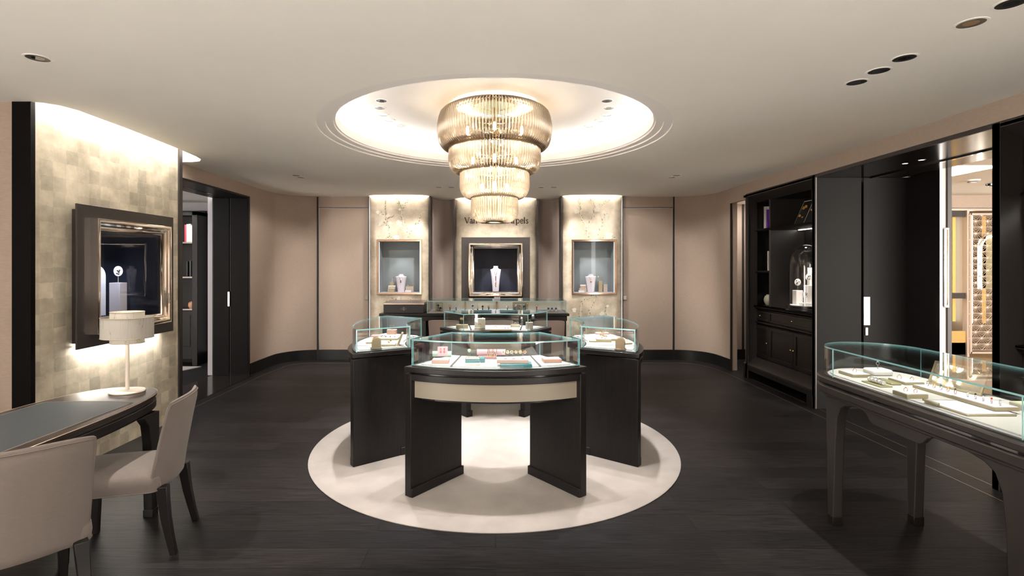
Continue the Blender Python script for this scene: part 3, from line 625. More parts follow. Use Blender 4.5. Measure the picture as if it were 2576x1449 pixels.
for i, ((x, y), lb) in enumerate(zip(ceil_dl, ['single recessed downlight over the gold leaf wall and lamp', 'recessed downlight in the top right corner of the picture, nearest the camera',
    'second recessed downlight of the diagonal row over the oval showcase', 'third recessed downlight of the diagonal row, nearest of the close trio', 'recessed downlight with a pale lens, middle of the close trio on the right ceiling',
    'recessed downlight farthest of the diagonal row at upper right', 'small ceiling downlight before the back left corner, closer of the pair', 'small ceiling downlight before the back left corner, farther of the pair',
    'outer downlight of the pair left of the chandelier near the back wall', 'inner downlight of the pair left of the chandelier near the back wall', 'inner downlight of the pair right of the chandelier near the back wall',
    'outer downlight of the pair right of the chandelier near the back wall', 'small ceiling downlight before the back right corner, closer of the pair', 'small ceiling downlight before the back right corner, farther of the pair'])):
    downlight(x, y, CEIL, .055 if i < 6 else .045, lb)
# ================================================================== CHANDELIER
GROD = bpy.data.materials.new('amber_glass_rod'); GROD.use_nodes = True
def _rod():
    nt = GROD.node_tree; nt.nodes.clear(); N = nt.nodes.new; L = nt.links.new
    o = N('ShaderNodeOutputMaterial'); t = N('ShaderNodeBsdfTransparent'); tr = N('ShaderNodeBsdfTranslucent'); g = N('ShaderNodeBsdfGlossy'); g.inputs['Roughness'].default_value = .12; g.inputs[0].default_value = (1, .93, .82, 1)
    ge = N('ShaderNodeNewGeometry'); dt = N('ShaderNodeVectorMath'); dt.operation = 'DOT_PRODUCT'; L(ge.outputs['Normal'], dt.inputs[0]); L(ge.outputs['Incoming'], dt.inputs[1])
    ab = N('ShaderNodeMath'); ab.operation = 'ABSOLUTE'; L(dt.outputs['Value'], ab.inputs[0])
    r = N('ShaderNodeValToRGB'); e = r.color_ramp.elements; e[0].position = .30; e[0].color = (.07, .04, .02, 1); e[1].position = .68; e[1].color = (.64, .57, .48, 1); L(ab.outputs[0], r.inputs[0])
    L(r.outputs[0], t.inputs[0]); r2 = N('ShaderNodeValToRGB'); e = r2.color_ramp.elements; e[0].position = .35; e[0].color = (.07, .045, .025, 1); e[1].position = .72; e[1].color = (1, .93, .82, 1); L(ab.outputs[0], r2.inputs[0]); L(r2.outputs[0], tr.inputs[0])
    m1 = N('ShaderNodeMixShader'); m1.inputs[0].default_value = .15; m2 = N('ShaderNodeMixShader'); m2.inputs[0].default_value = .14
    L(t.outputs[0], m1.inputs[1]); L(tr.outputs[0], m1.inputs[2]); L(m1.outputs[0], m2.inputs[1]); L(g.outputs[0], m2.inputs[2]); L(m2.outputs[0], o.inputs[0])
_rod()
ch = thing('tiered_glass_chandelier', 'four tiered chandelier of curved glass rods hanging in the round ceiling dome', 'chandelier', (RX, RY, RECZ))
tiers = [(.500, 2.94, 2.60, .395, 116, 30), (.402, 2.64, 2.395, .30, 96, 27), (.302, 2.425, 2.17, .20, 80, 23), (.203, 2.20, 1.955, .085, 60, 20)]
for ti, (r, zt, zb, rin, n, nsep) in enumerate(tiers):
    h = zt-zb; prof = []
    if ti == 0: prof += [(r*.70, zt+.03), (r*.86, zt-.0), (r*.95, zt-.035)]
    prof += [(r*.985, zt-(.10 if ti == 0 else 0)), (r, zt-h*.45), (r*.99, zt-h*.68)]
    prof += [(r-(r-rin)*.18, zt-h*.84), (r-(r-rin)*.45, zt-h*.95), (r-(r-rin)*.75, zb+.003), (rin, zb+.004)]
    prof = smooth_path([(a, c-RECZ) for a, c in prof], 2)
    rest = B()
    order = sorted(range(n), key=lambda k: abs(((2*PI*(k+.5)/n+PI/2+PI) % (2*PI))-PI))   # nearest the front first
    for q, k in enumerate(order):
        a = 2*PI*(k+.5)/n; ca, sa = math.cos(a), math.sin(a)
        tgt = B() if q < nsep else rest
        tgt.tube([(p*ca, p*sa, z) for p, z in prof], 2*PI*r/n*.43, 6)
        if q < nsep: obj('glass_rod', tgt, GROD, ch, recalc=False)
    o = obj('glass_rods', rest, GROD, ch, recalc=False); o['kind'] = 'stuff'
    b = B()
    rt = r*.72 if ti == 0 else r*.97
    b.tube([(rt*math.cos(a), rt*math.sin(a), zt-RECZ-.006) for a in [2*PI*k/64 for k in range(64)]], .005, 6, closed=True)
    b.tube([(rin*math.cos(a), rin*math.sin(a), zb-RECZ+.004) for a in [2*PI*k/48 for k in range(48)]], .004, 6, closed=True)
    for k in range(4): a = PI/4+k*PI/2; b.tube([(0, 0, zt-RECZ-.006), (rt*math.cos(a), rt*math.sin(a), zt-RECZ-.006)], .004, 5)
    for k in range(4): a = PI/4+k*PI/2; b.tube([(0, 0, zb-RECZ+.03), (rin*math.cos(a), rin*math.sin(a), zb-RECZ+.004)], .003, 5)
    b.cyl((0, 0), .026, zb-RECZ+.02, zt-RECZ, 12)
    obj('tier_ring', b, BRASS, ch)
    for k in range([6, 5, 4, 1][ti]):
        nb = [6, 5, 4, 1][ti]; a = -PI/2+2*PI*k/nb; rb = [.27, .2, .11, 0][ti]; c = (rb*math.cos(a), rb*math.sin(a)); zz = (zt+zb)/2-RECZ-.03
        b = B(); b.lathe([(0, zz-.045), (.012, zz-.03), (.015, zz), (.010, zz+.03), (0, zz+.035)], 10, c); bl = obj('bulb', b, BULB, ch)
        b = B(); b.cyl(c, .012, zz+.033, zz+.075, 10); obj('lamp_socket', b, BRASS, ch)
b = B(); b.cyl((0, 0), .022, 1.99-RECZ, 0, 16); obj('central_stem', b, BRASS, ch); b = B(); b.cyl((0, 0), .20, -.03, -.001, 32); obj('canopy', b, mat('canopy_bronze', (.30, .22, .13), .4, metal=.5), ch)
b = B()
for k in range(26):
    a = random.random()*2*PI; rr = .03+.03*random.random(); zz = -random.uniform(.1, .55); b.ball((rr*math.cos(a), rr*math.sin(a), zz), (.012, .012, .02), 6)
obj('stem_crystal', b, mat('amber_crystal', (.55, .36, .16), .1, metal=.6), ch)
# ================================================================== BOOKCASES IN THE RIGHT WALL
def bookcase(name, label, y0, y1, small_far=True, full=True):
    """y0 near end, y1 far end of the niche; front face at x = 3.50, opening at x = 3.65"""
    t = thing(name, label, 'bookcase', (3.5, (y0+y1)/2, 0)); oy = (y0+y1)/2; Y0, Y1 = y0-oy, y1-oy
    b = B(); b.box(0, .02, Y1, Y1+.06, 0, HEAD+.03); b.box(0, .02, Y0-.05, Y0, 0, HEAD+.03); b.box(0, .02, Y0-.05, Y1+.06, HEAD-.005, HEAD+.03); obj('outer_frame', b, CHAR, t, bevel=.003)
    b = B()   # splayed reveals
    Y1f = Y1; Y1 = Y1+.11 if small_far else Y1
    for ya, yb in ((Y1f, Y1-.005), (Y0, Y0+.005)):
        b.hexa([(.0, ya, .13), (.15, yb, .13), (.15, ya+.02*(1 if ya > 0 else -1), .13), (.0, ya+.02*(1 if ya > 0 else -1), .13), (.0, ya, HEAD), (.15, yb, 2.45), (.15, ya+.02*(1 if ya > 0 else -1), HEAD), (.0, ya+.02*(1 if ya > 0 else -1), HEAD)])
    b.hexa([(0, Y0, HEAD-.01), (0, Y1, HEAD-.01), (.15, Y1, 2.45), (.15, Y0, 2.45), (0, Y0, HEAD+.02), (0, Y1, HEAD+.02), (.15, Y1, HEAD+.02), (.15, Y0, HEAD+.02)]); obj('splayed_reveal', b, TAUPE, t)
    b = B(); b.box(.60, .62, Y0, Y1, .13, 2.5); b.box(.15, .62, Y0, Y0+.02, .13, 2.5); b.box(.15, .62, Y1-.02, Y1, .13, 2.5); b.box(.15, .62, Y0, Y1, 2.46, 2.5); obj('carcass', b, LACQ, t)
    dv = Y1-.42 if small_far else Y0+.34
    b = B(); b.box(.145, .60, dv-.016, dv+.016, 1.02, 2.46); obj('divider', b, TAUPE, t, bevel=.003)
    def shelf(ya, yb, z, lit=False):
        b = B(); b.prism([(.115, z), (.13, z+.016), (.60, z+.016), (.60, z-.016), (.16, z-.020), (.125, z-.010)], ya, yb, ax='y'); s = obj('shelf', b, LACQ, t)
        if lit: b = B(); b.box(.50, .515, ya+.03, yb-.03, z-.024, z-.0165); obj('shelf_light', b, LED, s)
    a0, a1 = (dv+.016, Y1-.02) if small_far else (Y0+.02, dv-.016); c0, c1 = (Y0+.02, dv-.016) if small_far else (dv+.016, Y1-.02)
    shelf(a0, a1, 2.06); shelf(a0, a1, 1.485); shelf(c0, c1, 2.06, True)
    b = B(); b.box(.10, .60, Y0, Y1, .995, 1.02); b.prism([(.10, 1.02), (.10, 1.0), (.14, .965), (.2, .965), (.2, 1.02)], Y0, Y1, ax='y'); obj('worktop', b, LACQ, t, bevel=.004)
    b = B(); b.box(.165, .60, Y0, Y1, .24, .97); obj('base_cabinet', b, LACQ, t)
    b = B(); b.prism([(.12, .80), (.12, .785), (.15, .76), (.2, .76), (.2, .80)], Y0, Y1, ax='y'); obj('mid_moulding', b, LACQ, t)
    def front(kind, ya, yb, za, zb, ky):
        b = B(); b.box(.145, .165, ya, yb, za, zb)
        fr = .045 if kind == 'door' else .022
        b.box(.133, .146, ya, yb, za, za+fr); b.box(.133, .146, ya, yb, zb-fr, zb); b.box(.133, .146, ya, ya+fr, za+fr, zb-fr); b.box(.133, .146, yb-fr, yb, za+fr, zb-fr)
        f = obj(kind, b, LACQ, t, bevel=.002)
        b = B(); b.ball((0, 0, 0), .013, 12); b.tube([(0, 0, 0), (.02, 0, 0)], .005, 8); k = obj('knob', b, BRASS, f, loc=(.118, ky, (za+zb)/2 if kind == 'drawer' else .53))
    e = .004
    s0, s1 = (dv+e, Y1-.03) if small_far else (Y0+.03, dv-e); g0, g1 = (Y0+.03, dv-e) if small_far else (dv+e, Y1-.03)
    front('drawer', s0, s1, .82, .95, (s0+s1)/2); front('drawer', g0, g1, .82, .95, (g0+g1)/2)
    gm = (g0+g1)/2; front('door', s0, s1, .31, .75, s0+.025 if small_far else s1-.025); front('door', g0, gm-e, .31, .75, gm-.03); front('door', gm+e, g1, .31, .75, gm+.03)
    b = B(); b.prism([(.0, .20), (.0, .17), (.6, .17), (.6, .30), (.13, .30)], Y0, Y1, ax='y'); obj('sloped_plinth', b, TAUPE, t)
    b = B(); b.box(.0, .03, Y0, Y1, .12, .175); b.box(.0, .5, Y0, Y0+.10, 0, .12); b.box(.0, .5, Y1-.10, Y1, 0, .12); b.box(.45, .5, Y0, Y1, 0, .17); obj('plinth_base', b, BASEB, t)
    return t
bookcase('built_in_bookcase', 'dark lacquered bookcase built into the right wall with glass bell jar inside', 5.68, 7.14)
bookcase('built_in_bookcase', 'dark bookcase at the right edge, mostly cut off by the frame', 2.05, 3.56, False)
spot((3.85, 5.95, 2.40), (3.98, 5.95, 2.08), 5, 110, .6, NEUT, .02)
spot((3.98, 5.95, 2.03), (3.95, 5.95, 1.1), 9, 100, .6, WARM, .02)
def book(label, x, y, z, th, h, dp, col, tilt=0, facing='x', group=None, rzz=0):
    t = thing('book', label, 'book', (x, y, z), rzz, group)
    b = B(); b.box(0, dp, -th/2, th/2, 0, h); 
    M = Matrix.Rotation(tilt, 4, 'X'); 
    cv = B(); cv.box(0, .004, -th/2, th/2, 0, h); cv.box(0, dp, -th/2, -th/2+.003, 0, h); cv.box(0, dp, th/2-.003, th/2, 0, h); cv.xf(M); obj('cover', cv, col, t)
    pg = B(); pg.box(.004, dp-.004, -th/2+.003, th/2-.003, .003, h-.003); pg.xf(M); obj('pages', pg, PAPER, t); return t
WHB = mat('white_book_cloth', (.80, .76, .70), .6); PUR = mat('purple_book_cloth', (.22, .05, .50), .5); REDB = mat('red_book_cloth', (.62, .03, .06), .5); BLKB = mat('black_book_cloth', (.012, .012, .014), .4)
for y, c, th, h, lb in ((7.214, BLKB, .026, .33, 'black spine book, farthest on the top shelf beside the white books'), (7.18, WHB, .036, .32, 'tall cream spine book on the top shelf of the right bookcase'),
                    (7.145, WHB, .03, .315, 'second cream spine book, touching the purple one'), (7.108, PUR, .038, .27, 'bright purple book at the end of the row in the right bookcase')):
    book(lb, 3.76, y, 2.0765, th, h, .22, c, group='books on the top shelf of the right bookcase')
t = book('single white book leaning against the divider on the middle shelf of the right bookcase', 3.78, 7.13, 1.502, .02, .27, .2, WHB, tilt=-.0)
# open display books on stands
def open_book(x, y, z, label, seed):
    t = thing('open_book', label, 'book', (x, y, z), 0); rn = random.Random(seed)
    M = Matrix.Rotation(.42, 4, 'Y')
    b = B(); b.box(0, .014, -.205, .205, 0.002, .33); b.xf(M); obj('cover', b, PAPER, t, bevel=.002)
    for s_ in (-1, 1):
        b = B(); b.box(-.003, .0, min(s_*.006, s_*.193), max(s_*.006, s_*.193), .014, .318); b.xf(M); pg = obj('black_page', b, BLKB, t)
        b = B()
        for k in range(6):
            y0 = s_*.1+rn.uniform(-.05, .04); z0 = rn.uniform(.08, .24); b.prism([(y0, z0), (y0+rn.uniform(.02, .05), z0+.01), (y0+.03, z0+rn.uniform(.02, .05)), (y0-.01, z0+.02)], -.0045, -.0035, ax='x')
        b.xf(M); obj('gold_picture', b, mat('printed_gold', (.75, .42, .10), .5), pg)
open_book(3.74, 6.24, 2.0765, 'open book with black pages and gold pictures on the lit top shelf', 2)
t = thing('small_vase', 'small round pale vase on the lower shelf beside the divider', 'vase', (3.80, 7.15, 1.0205))
b = B(); b.lathe([(0, 0), (.03, 0), (.055, .04), (.06, .08), (.045, .125), (.025, .14), (.028, .15), (.02, .15)], 24); obj('body', b, mat('celadon_glaze', (.45, .42, .33), .3), t)
# bell jar with watches
bx, by, bz = 3.85, 6.34, 1.0205
t = thing('glass_bell_jar', 'tall glass bell jar on a black stepped base in the right bookcase', 'bell jar', (bx, by, bz))
b = B(); b.lathe([(0, 0), (.245, 0), (.245, .020), (.222, .028), (.222, .055), (0, .055)], 48); obj('base', b, LACQ, t)
b = B(); b.lathe([(.200, .055), (.200, .56), (.195, .62), (.18, .68), (.15, .74), (.10, .785), (.05, .805), (0, .81)], 48); obj('glass_dome', b, GLASSJ, t)
b = B(); b.cyl((0, 0), .19, .0555, .065, 40); obj('white_plinth_disc', b, IVORY, t)
bj = mat('pale_stone_block', (.72, .69, .68), .8); BZ = bz+.0655
for (wx_, wy_, w_, h_, lb) in ((3.79, 6.44, .085, .175, 'white square block under the left oval disc inside the bell jar'), (3.88, 6.36, .08, .24, 'taller pale block at the back of the bell jar'), (3.77, 6.25, .10, .03, 'low pale plate at the front inside the bell jar')):
    b = B(); b.boxc(0, 0, h_/2, w_, w_, h_); tag(obj('display_block', b, bj, loc=(wx_, wy_, BZ), bevel=.003), lb, 'display block')
o = None
b = B(); b.prism([(-.12, 0), (.12, 0), (.12, .46), (-.12, .46)], 0, .006, ax='x')
o = obj('sunburst_panel', b, mat('sunburst', (.62, .58, .52), .5), loc=(3.955, 6.33, BZ), rot=(0, 0, .35)); tag(o, 'pleated sunburst panel standing at the back inside the bell jar', 'panel')
b = B()
for k in range(60):
    a = -.30*PI+1.6*PI*k/59; dy, dz = math.cos(a), math.sin(a); L = min(.118/max(.01, abs(dy)), (.455-.20)/max(.01, dz) if dz > 0 else .195/max(.01, -dz)); b.tube([(-.002, 0, .20), (-.002, dy*L, .20+dz*L)], .0016, 4)
obj('ray', b, mat('sunburst_ray', (.80, .76, .70), .4), o)
def oval_watch(x, y, z, facing, label, tilt=0, r=.045):
    """round pale disc with a dark watch motif on a thin stem; faces -x for 'x', -y for 'y'"""
    t = thing('disc_brooch_stand', label, 'display disc', (x, y, z), {'x': -PI/2, 'y': 0}.get(facing, facing if not isinstance(facing, str) else 0))
    b = B(); b.tube([(0, 0, 0), (0, 0, .06)], .003, 8); b.cyl((0, 0), .016, 0, .004, 16); obj('stem', b, STEEL, t)
    M = Matrix.Translation((0, 0, .06+r)) @ Matrix.Rotation(PI/2, 4, 'X')
    b = B(); b.lathe([(0, -.004), (r*.82, -.004), (r*.82, .004), (0, .004)], 28, sy=1.25); b.xf(M); obj('disc', b, mat('lit_disc', (.86, .84, .84), .6), t)
    b = B(); rn = random.Random(int(x*97+z*31))
    for k in range(6): b.ball((rn.uniform(-.4, .4)*r, -.007, .06+r+rn.uniform(-.6, .6)*r), (r*.17, .003, r*.13), 8)
    obj('jewel_motif', b, BLK, t); return t
oval_watch(3.79, 6.44, BZ+.175, -.7, 'oval white disc with dark watch on the left block inside the bell jar', r=.042)
oval_watch(3.88, 6.36, BZ+.24, -.7, 'upper oval white disc with watch inside the bell jar', r=.042)
oval_watch(3.77, 6.25, BZ+.03, -.7, 'lowest oval disc with gold watch inside the bell jar', r=.04)
spot((bx-.06, by-.02, 2.03), (bx-.02, by, 1.1), 26, 60, .5, NEUT, .02)
# ================================================================== RUG
b = B(); b.lathe([(0, .0), (1.555, 0), (1.558, .006), (1.55, .012), (0, .0125)], 128, (0, 0)); o = obj('round_rug', b, RUG, loc=(RX, 4.56, 0)); tag(o, 'large round pale beige rug under the ring of showcases', 'rug')
# pale carpet added unseen behind the camera; its downlights bounce soft light up to the ceiling
b = B(); b.box(-4.6, 3.2, -2.5, .55, 0, .012); o = obj('bounce_carpet', b, mat('ivory_bounce', (.72, .71, .69), .95), bevel=.004); tag(o, 'ivory bounce carpet added unseen behind the camera to light the ceiling', 'carpet')
# ================================================================== RING OF FOUR FAN-SHAPED SHOWCASES
TC = 4.575; BASE_R = 1.0; D2 = math.radians
def fan(ro, ri, ho, hi, n=28, dy=BASE_R):
    """fan outline about the ring centre; outward = -y; half angles ho, hi in degrees at the outer and inner arc"""
    return [(x, y+dy) for x, y in arc(ro, D2(-90-ho), D2(-90+ho), n)] + [(x, y+dy) for x, y in arc(ri, D2(-90+hi), D2(-90-hi), n)]
def showcase_table(label):
    t = thing('fan_showcase_table', label, 'display case', (0, TC-BASE_R, .0125), 0, 'ring of four curved glass showcases'); Z = -.0125
    b = B(); b.prism(fan(1.268, .735, 29.2, 27.5), .853+Z, .889+Z); obj('deck', b, LACQ, t, bevel=.004)
    b = B(); b.prism(fan(1.235, .765, 28.2, 26), .838+Z, .856+Z); obj('shadow_gap', b, BLK, t)
    b = B()
    po = [(x, y+BASE_R) for x, y in arc(1.262, D2(-90-27.4), D2(-90+27.4), 28)]; b.strip(po, .797+Z, .842+Z, .05)
    pi_ = [(x, y+BASE_R) for x, y in arc(.742, D2(-90-23.5), D2(-90+23.5), 28)]; b.strip(pi_, .797+Z, .842+Z, -.05)
    b.prism(fan(1.23, .775, 26.5, 24), .83+Z, .842+Z); obj('apron_rail', b, LACQ, t, bevel=.004)
    b = B(); b.strip([(x, y+BASE_R) for x, y in arc(1.235, D2(-90-26.3), D2(-90+26.3), 28)], .680+Z, .799+Z, .02)
    b.strip([(x, y+BASE_R) for x, y in arc(.775, D2(-90-23), D2(-90+23), 20)], .680+Z, .799+Z, -.02); b.prism(fan(1.22, .79, 26, 23), .682+Z, .70+Z); obj('fascia_band', b, CHAMP, t)
    b = B(); b.prism(fan(1.2, .80, 25, 22), .66+Z, .685+Z); obj('under_tray', b, BLK, t)
    for s in (-1, 1):
        ox_, oy_ = s*.615, -1.098; ix, iy = s*.300, -.70; d = Vector((ix-ox_, iy-oy_)).normalized(); nrm = Vector((-d.y, d.x))*s   # towards the middle of the table
        def slab(o0, o1, i0, i1, t0, t1, z0, z1):
            P = []
            for z in (z0, z1):
                for (bx_, by_, e, tt) in ((ox_, oy_, -o0, t0), (ix, iy, i0, t0), (ix, iy, i0, t1), (ox_, oy_, -o0, t1)):
                    q = Vector((bx_, by_)) + d*e + nrm*tt; P.append((q.x, q.y+BASE_R, z))
            return P
        if s > 0: pass
        b = B(); b.hexa(slab(0, 0, 0, 0, 0, .058, 0, .842+Z)); lg = obj('leg', b, WOOD, t, bevel=.003)
        b = B(); b.hexa(slab(-.002, 0, .012, 0, .052, .070, 0, .062)); b.hexa(slab(-.41+.0, 0, .012, 0, -.006, .060, 0, .062)); obj('foot_cap', b, WOOD, lg, bevel=.004)
    # display boards: three inner boards parted by dark joints
    b = B(); b.prism(fan(1.228, .782, 27.6, 25), .889+Z, .893+Z); obj('dark_channel', b, TAUPE, t)
    b = B(); b.prism(fan(1.215, .797, 26.6, 23.8), .893+Z, .896+Z); obj('glass_rebate', b, mat('lilac_rim', (.45, .44, .46), .4), t)
    for a0, a1, c0, c1 in ((-25.2, -14.7, -23.9, -18.9), (-13.9, 13.9, -17.9, 17.9), (14.7, 25.2, 18.9, 23.9)):
        P = [(x, y+BASE_R) for x, y in arc(1.195, D2(-90+a0), D2(-90+a1), 14)] + [(x, y+BASE_R) for x, y in arc(.815, D2(-90+c1), D2(-90+c0), 14)]
        b = B(); b.prism(P, .896+Z, .903+Z); obj('display_board', b, DBOARD, t)
    b = B()
    for a0, a1, c0, c1 in ((-14.7, -13.9, -18.9, -17.9), (13.9, 14.7, 17.9, 18.9)): b.prism([(x, y+BASE_R) for x, y in arc(1.195, D2(-90+a0), D2(-90+a1), 2)] + [(x, y+BASE_R) for x, y in arc(.815, D2(-90+c1), D2(-90+c0), 2)], .896+Z, .9035+Z)
    obj('board_joint', b, mat('dark_joint', (.03, .027, .025), .5), t)
    # glass cover
    g0, g1 = .8935+Z, 1.062+Z; T = .008
    O = [(x, y+BASE_R) for x, y in arc(1.230, D2(-90-27.7), D2(-90+27.7), 28)]; I = [(x, y+BASE_R) for x, y in arc(.779, D2(-90-25), D2(-90+25), 28)]
    b = B(); b.strip(O, g0, g1, T, 0, 1); obj('front_pane', b, [GLASS, EDGE], t)
    b = B(); b.strip(I, g0, g1, -T, 0, 1); obj('inner_pane', b, [GLASS, EDGE], t)
    for s, (p, q) in ((1, (O[0], I[0])), (-1, (O[-1], I[-1]))):
        d = (Vector(q)-Vector(p)).normalized()*.011; p2 = (p[0]+d.x, p[1]+d.y); q2 = (q[0]-d.x, q[1]-d.y)
        b = B(); b.strip([p2, q2], g0, g1, -T*s, 0, 1); obj('side_pane', b, [GLASS, EDGE], t)
    b = B(); b.prism(O + I[::-1], g1, g1+.009, 0, 1); obj('top_pane', b, [GLASS, EDGE], t)
    return t
T0 = showcase_table('front curved showcase of the ring, holding pink and teal jewellery props')
def ring_pos(a): return (BASE_R*math.sin(a), TC-BASE_R*math.cos(a), .0125)
TL = dup(T0, ring_pos(-PI/2), -PI/2, 'left curved showcase of the ring, with bronze arch stand and open case')
TR = dup(T0, ring_pos(PI/2), PI/2, 'right curved showcase of the ring, with bronze arch stand and stepped trays')
TB = dup(T0, ring_pos(PI), PI, 'rear curved showcase of the ring, nearest the mauve chairs')
FZ = .9035   # height of the display boards
# ================================================================== JEWELLERY PROPS (all real small things)
def tray(label, x0, x1, y0, y1, z, h, side=GILT, top=LILAC, rz=0, name='jewellery_tray', cat='tray', group=None, bev=.002):
    cx_, cy_ = (x0+x1)/2, (y0+y1)/2; a, c = abs(x1-x0)/2, abs(y1-y0)/2
    t = thing(name, label, cat, (cx_, cy_, z), rz, group)
    b = B(); b.box(-a, a, -c, c, 0, h-.0015); obj('base', b, side, t, bevel=bev)
    if top: b = B(); e = .004; b.box(-a+e, a-e, -c+e, c-e, h-.0016, h+.0005); obj('suede_top', b, top, t)
    return t
def block(label, x, y, z, sx, sy, sz, m, rz=0, name='display_block', cat='display block', bev=.003, group=None):
    b = B(); b.boxc(0, 0, sz/2, sx, sy, sz); return tag(obj(name, b, m, bevel=bev, loc=(x, y, z), rot=(0, 0, rz)), label, cat, group)
def ring(label, x, y, z, r=.010, metal=SILV, gem=None, rz=0, group=None, big=False):
    t = thing('ring', label, 'ring', (x, y, z), rz, group); M = Matrix.Translation((0, 0, r*.82)) @ Matrix.Rotation(PI/2, 4, 'X')
    b = B(); b.tube([(r*math.cos(a), r*math.sin(a), 0) for a in [2*PI*k/20 for k in range(20)]], r*.14, 6, closed=True); b.xf(M); obj('band', b, metal, t)
    b = B(); b.ball((0, 0, r*1.95), r*(.42 if big else .28), 8); b.ball((r*.45, 0, r*1.75), r*.2, 6); b.ball((-r*.45, 0, r*1.75), r*.2, 6); obj('stone', b, gem or SILV, t); return t
def earring_stand(label, x, y, z, h, gems, metal=ROSE, rz=0, w_=.03, group=None, base=True, gr=.008):
    t = thing('earrings_on_stand', label, 'earrings', (x, y, z), rz, group)
    b = B(); b.tube([(0, 0, 0), (0, 0, h)], .0012, 6); b.tube([(-w_/2, 0, h), (w_/2, 0, h)], .0012, 6)
    if base: b.cyl((0, 0), .011, 0, .0015, 14)
    obj('stand', b, metal, t)
    for s, g in ((-1, gems[0]), (1, gems[1])):
        b = B(); b.ball((s*w_/2, -.002, h+.001), gr*.55, 8, 0)
        for k in range(6): a = 2*PI*k/6; b.ball((s*w_/2+gr*math.cos(a), 0, h+.001+gr*math.sin(a)), gr*.5, 6, 1)
        obj('earring', b, [g, GOLD], t)
    return t
def bust(label, x, y, z, H, W_, rz=0, pend='bar', m=None):
    t = thing('necklace_bust', label, 'necklace bust', (x, y, z), rz); m = m or LILAC
    def oval(w_, d_, zz, y0=0): return [(w_*math.cos(a), y0+d_*math.sin(a), zz) for a in [2*PI*k/28 for k in range(28)]]
    w2 = W_/2
    b = B(); R = [oval(w2*.60, w2*.24, 0), oval(w2*.66, w2*.26, H*.2, .0), oval(w2*.80, w2*.29, H*.5, .004), oval(w2*.95, w2*.33, H*.76), oval(w2*1.0, w2*.33, H*.845), oval(w2*.97, w2*.30, H*.865, .002), oval(w2*.60, w2*.28, H*.885, .004), oval(w2*.44, w2*.26, H*.92, .006), oval(w2*.40, w2*.25, H*.97, .008), oval(w2*.46, w2*.26, H*1.0, .010)]
    b.loft(R); obj('bust_form', b, m, t)
    def surf(x_, zz):
        f = zz/H; ws = [(0, .60, .24, 0), (.2, .66, .26, 0), (.5, .80, .29, .004), (.76, .95, .33, 0), (.845, 1, .33, 0), (.885, .6, .28, .004), (.92, .44, .26, .006), (1, .46, .26, .01)]
        for (a, wa, da, ya), (c, wb, db, yb) in zip(ws, ws[1:]):
            if a <= f <= c: k = (f-a)/(c-a); ww = (wa+(wb-wa)*k)*w2; dd = (da+(db-da)*k)*w2; yy = ya+(yb-ya)*k; return yy-dd*math.sqrt(max(.02, 1-min(.98, (x_/ww)**2)))-.002
        return 0
    zc = H*(.60 if pend == 'bar' else .64); ch_ = []
    for k in range(-8, 9): q = k/8; xx = q*w2*.42; zz = zc+(H*.90-zc)*abs(q)**1.05; ch_.append((xx, surf(xx, zz), zz))
    b = B(); b.tube(ch_, .0016, 5); nk = obj('necklace', b, GOLD if pend != 'two' else SILV, t)
    b = B(); yy = surf(0, zc)-.004
    if pend == 'bar':
        b.ball((0, yy, zc), (.009, .006, .014), 8); b.tube([(-.003, yy, zc), (-.003, surf(0, zc*.7)-.004, zc*.7)], .002, 5); b.tube([(.004, yy, zc), (.004, surf(0, zc*.66)-.004, zc*.66)], .002, 5)
        for k in range(5): b.ball((.004*(-1)**k, surf(0, zc*.62)-.005, zc*(.60-.06*k)), (.008, .005, .012), 8)
    elif pend == 'round': b.ball((0, yy, zc-.012), (.018, .004, .018), 14)
    else: b.ball((0, yy, zc-.006), (.010, .004, .008), 8); b.ball((0, yy, zc-.026), (.010, .004, .008), 8)
    obj('pendant', b, {'bar': GOLD, 'round': ROSE, 'two': BLK}[pend], nk); return t
def P(px, py, z=FZ): return at(px, py, z)
# ---- front showcase
x, y = P(1108.5, 913); tray('low blush riser under the pink card with red earrings', x-.058, x+.058, y-.03, y+.045, FZ, .026, PEACH, PINKS)
x, y = P(1112, 907)
t = thing('earring_card', 'upright pink card holding two red gem drop earrings', 'earring card', (x, y+.03, FZ+.0265))
M = Matrix.Rotation(-.15, 4, 'X'); b = B(); b.box(-.036, .036, 0, .008, 0, .066); b.xf(M); obj('card', b, PINKS, t, bevel=.002)
for s in (-1, 1):
    b = B(); b.ball((s*.013, -.004, .050), (.006, .003, .006), 8); b.ball((s*.013, -.004, .040), (.003, .003, .005), 8); b.ball((s*.013, -.004, .029), (.007, .004, .008), 10); b.xf(M); obj('red_earring', b, RED, t)
x, y = P(1110, 900); b = B(); b.tube([(-.068, 0, .02), (.068, 0, .02)], .0195, 20); tag(obj('bolster', b, MINT, loc=(x, y+.05, FZ)), 'mint green roll lying behind the pink earring card', 'roll')
x, y = P(1195, 912); block('dark teal riser behind the pearl bracelet in the front showcase', x, y+.03, FZ, .135, .07, .030, TEAL)
x, y = P(1189, 916); tray('low ivory slab under the teal bracelet block at the front', x-.052, x+.052, y-.045, y+.02, FZ, .012, CREAM, IVORY)
block('small teal bracelet block on the ivory slab', x, y-.005, FZ+.0125, .098, .035, .018, TEAL)
t = thing('pearl_bracelet', 'orange and cream bead bracelet on a teal block in the front showcase', 'bracelet', (x, y-.005, FZ+.031))
b = B(); b.tube([(-.046, 0, .010), (.046, 0, .010)], .0095, 12); obj('roll', b, IVORY, t)
b = B()
for k in range(11): b.ball((-.044+.0088*k, -.003, .015+.002*(k % 2)), .0055, 8, k % 2)
obj('beads', b, [GOLD, PEACH], t)
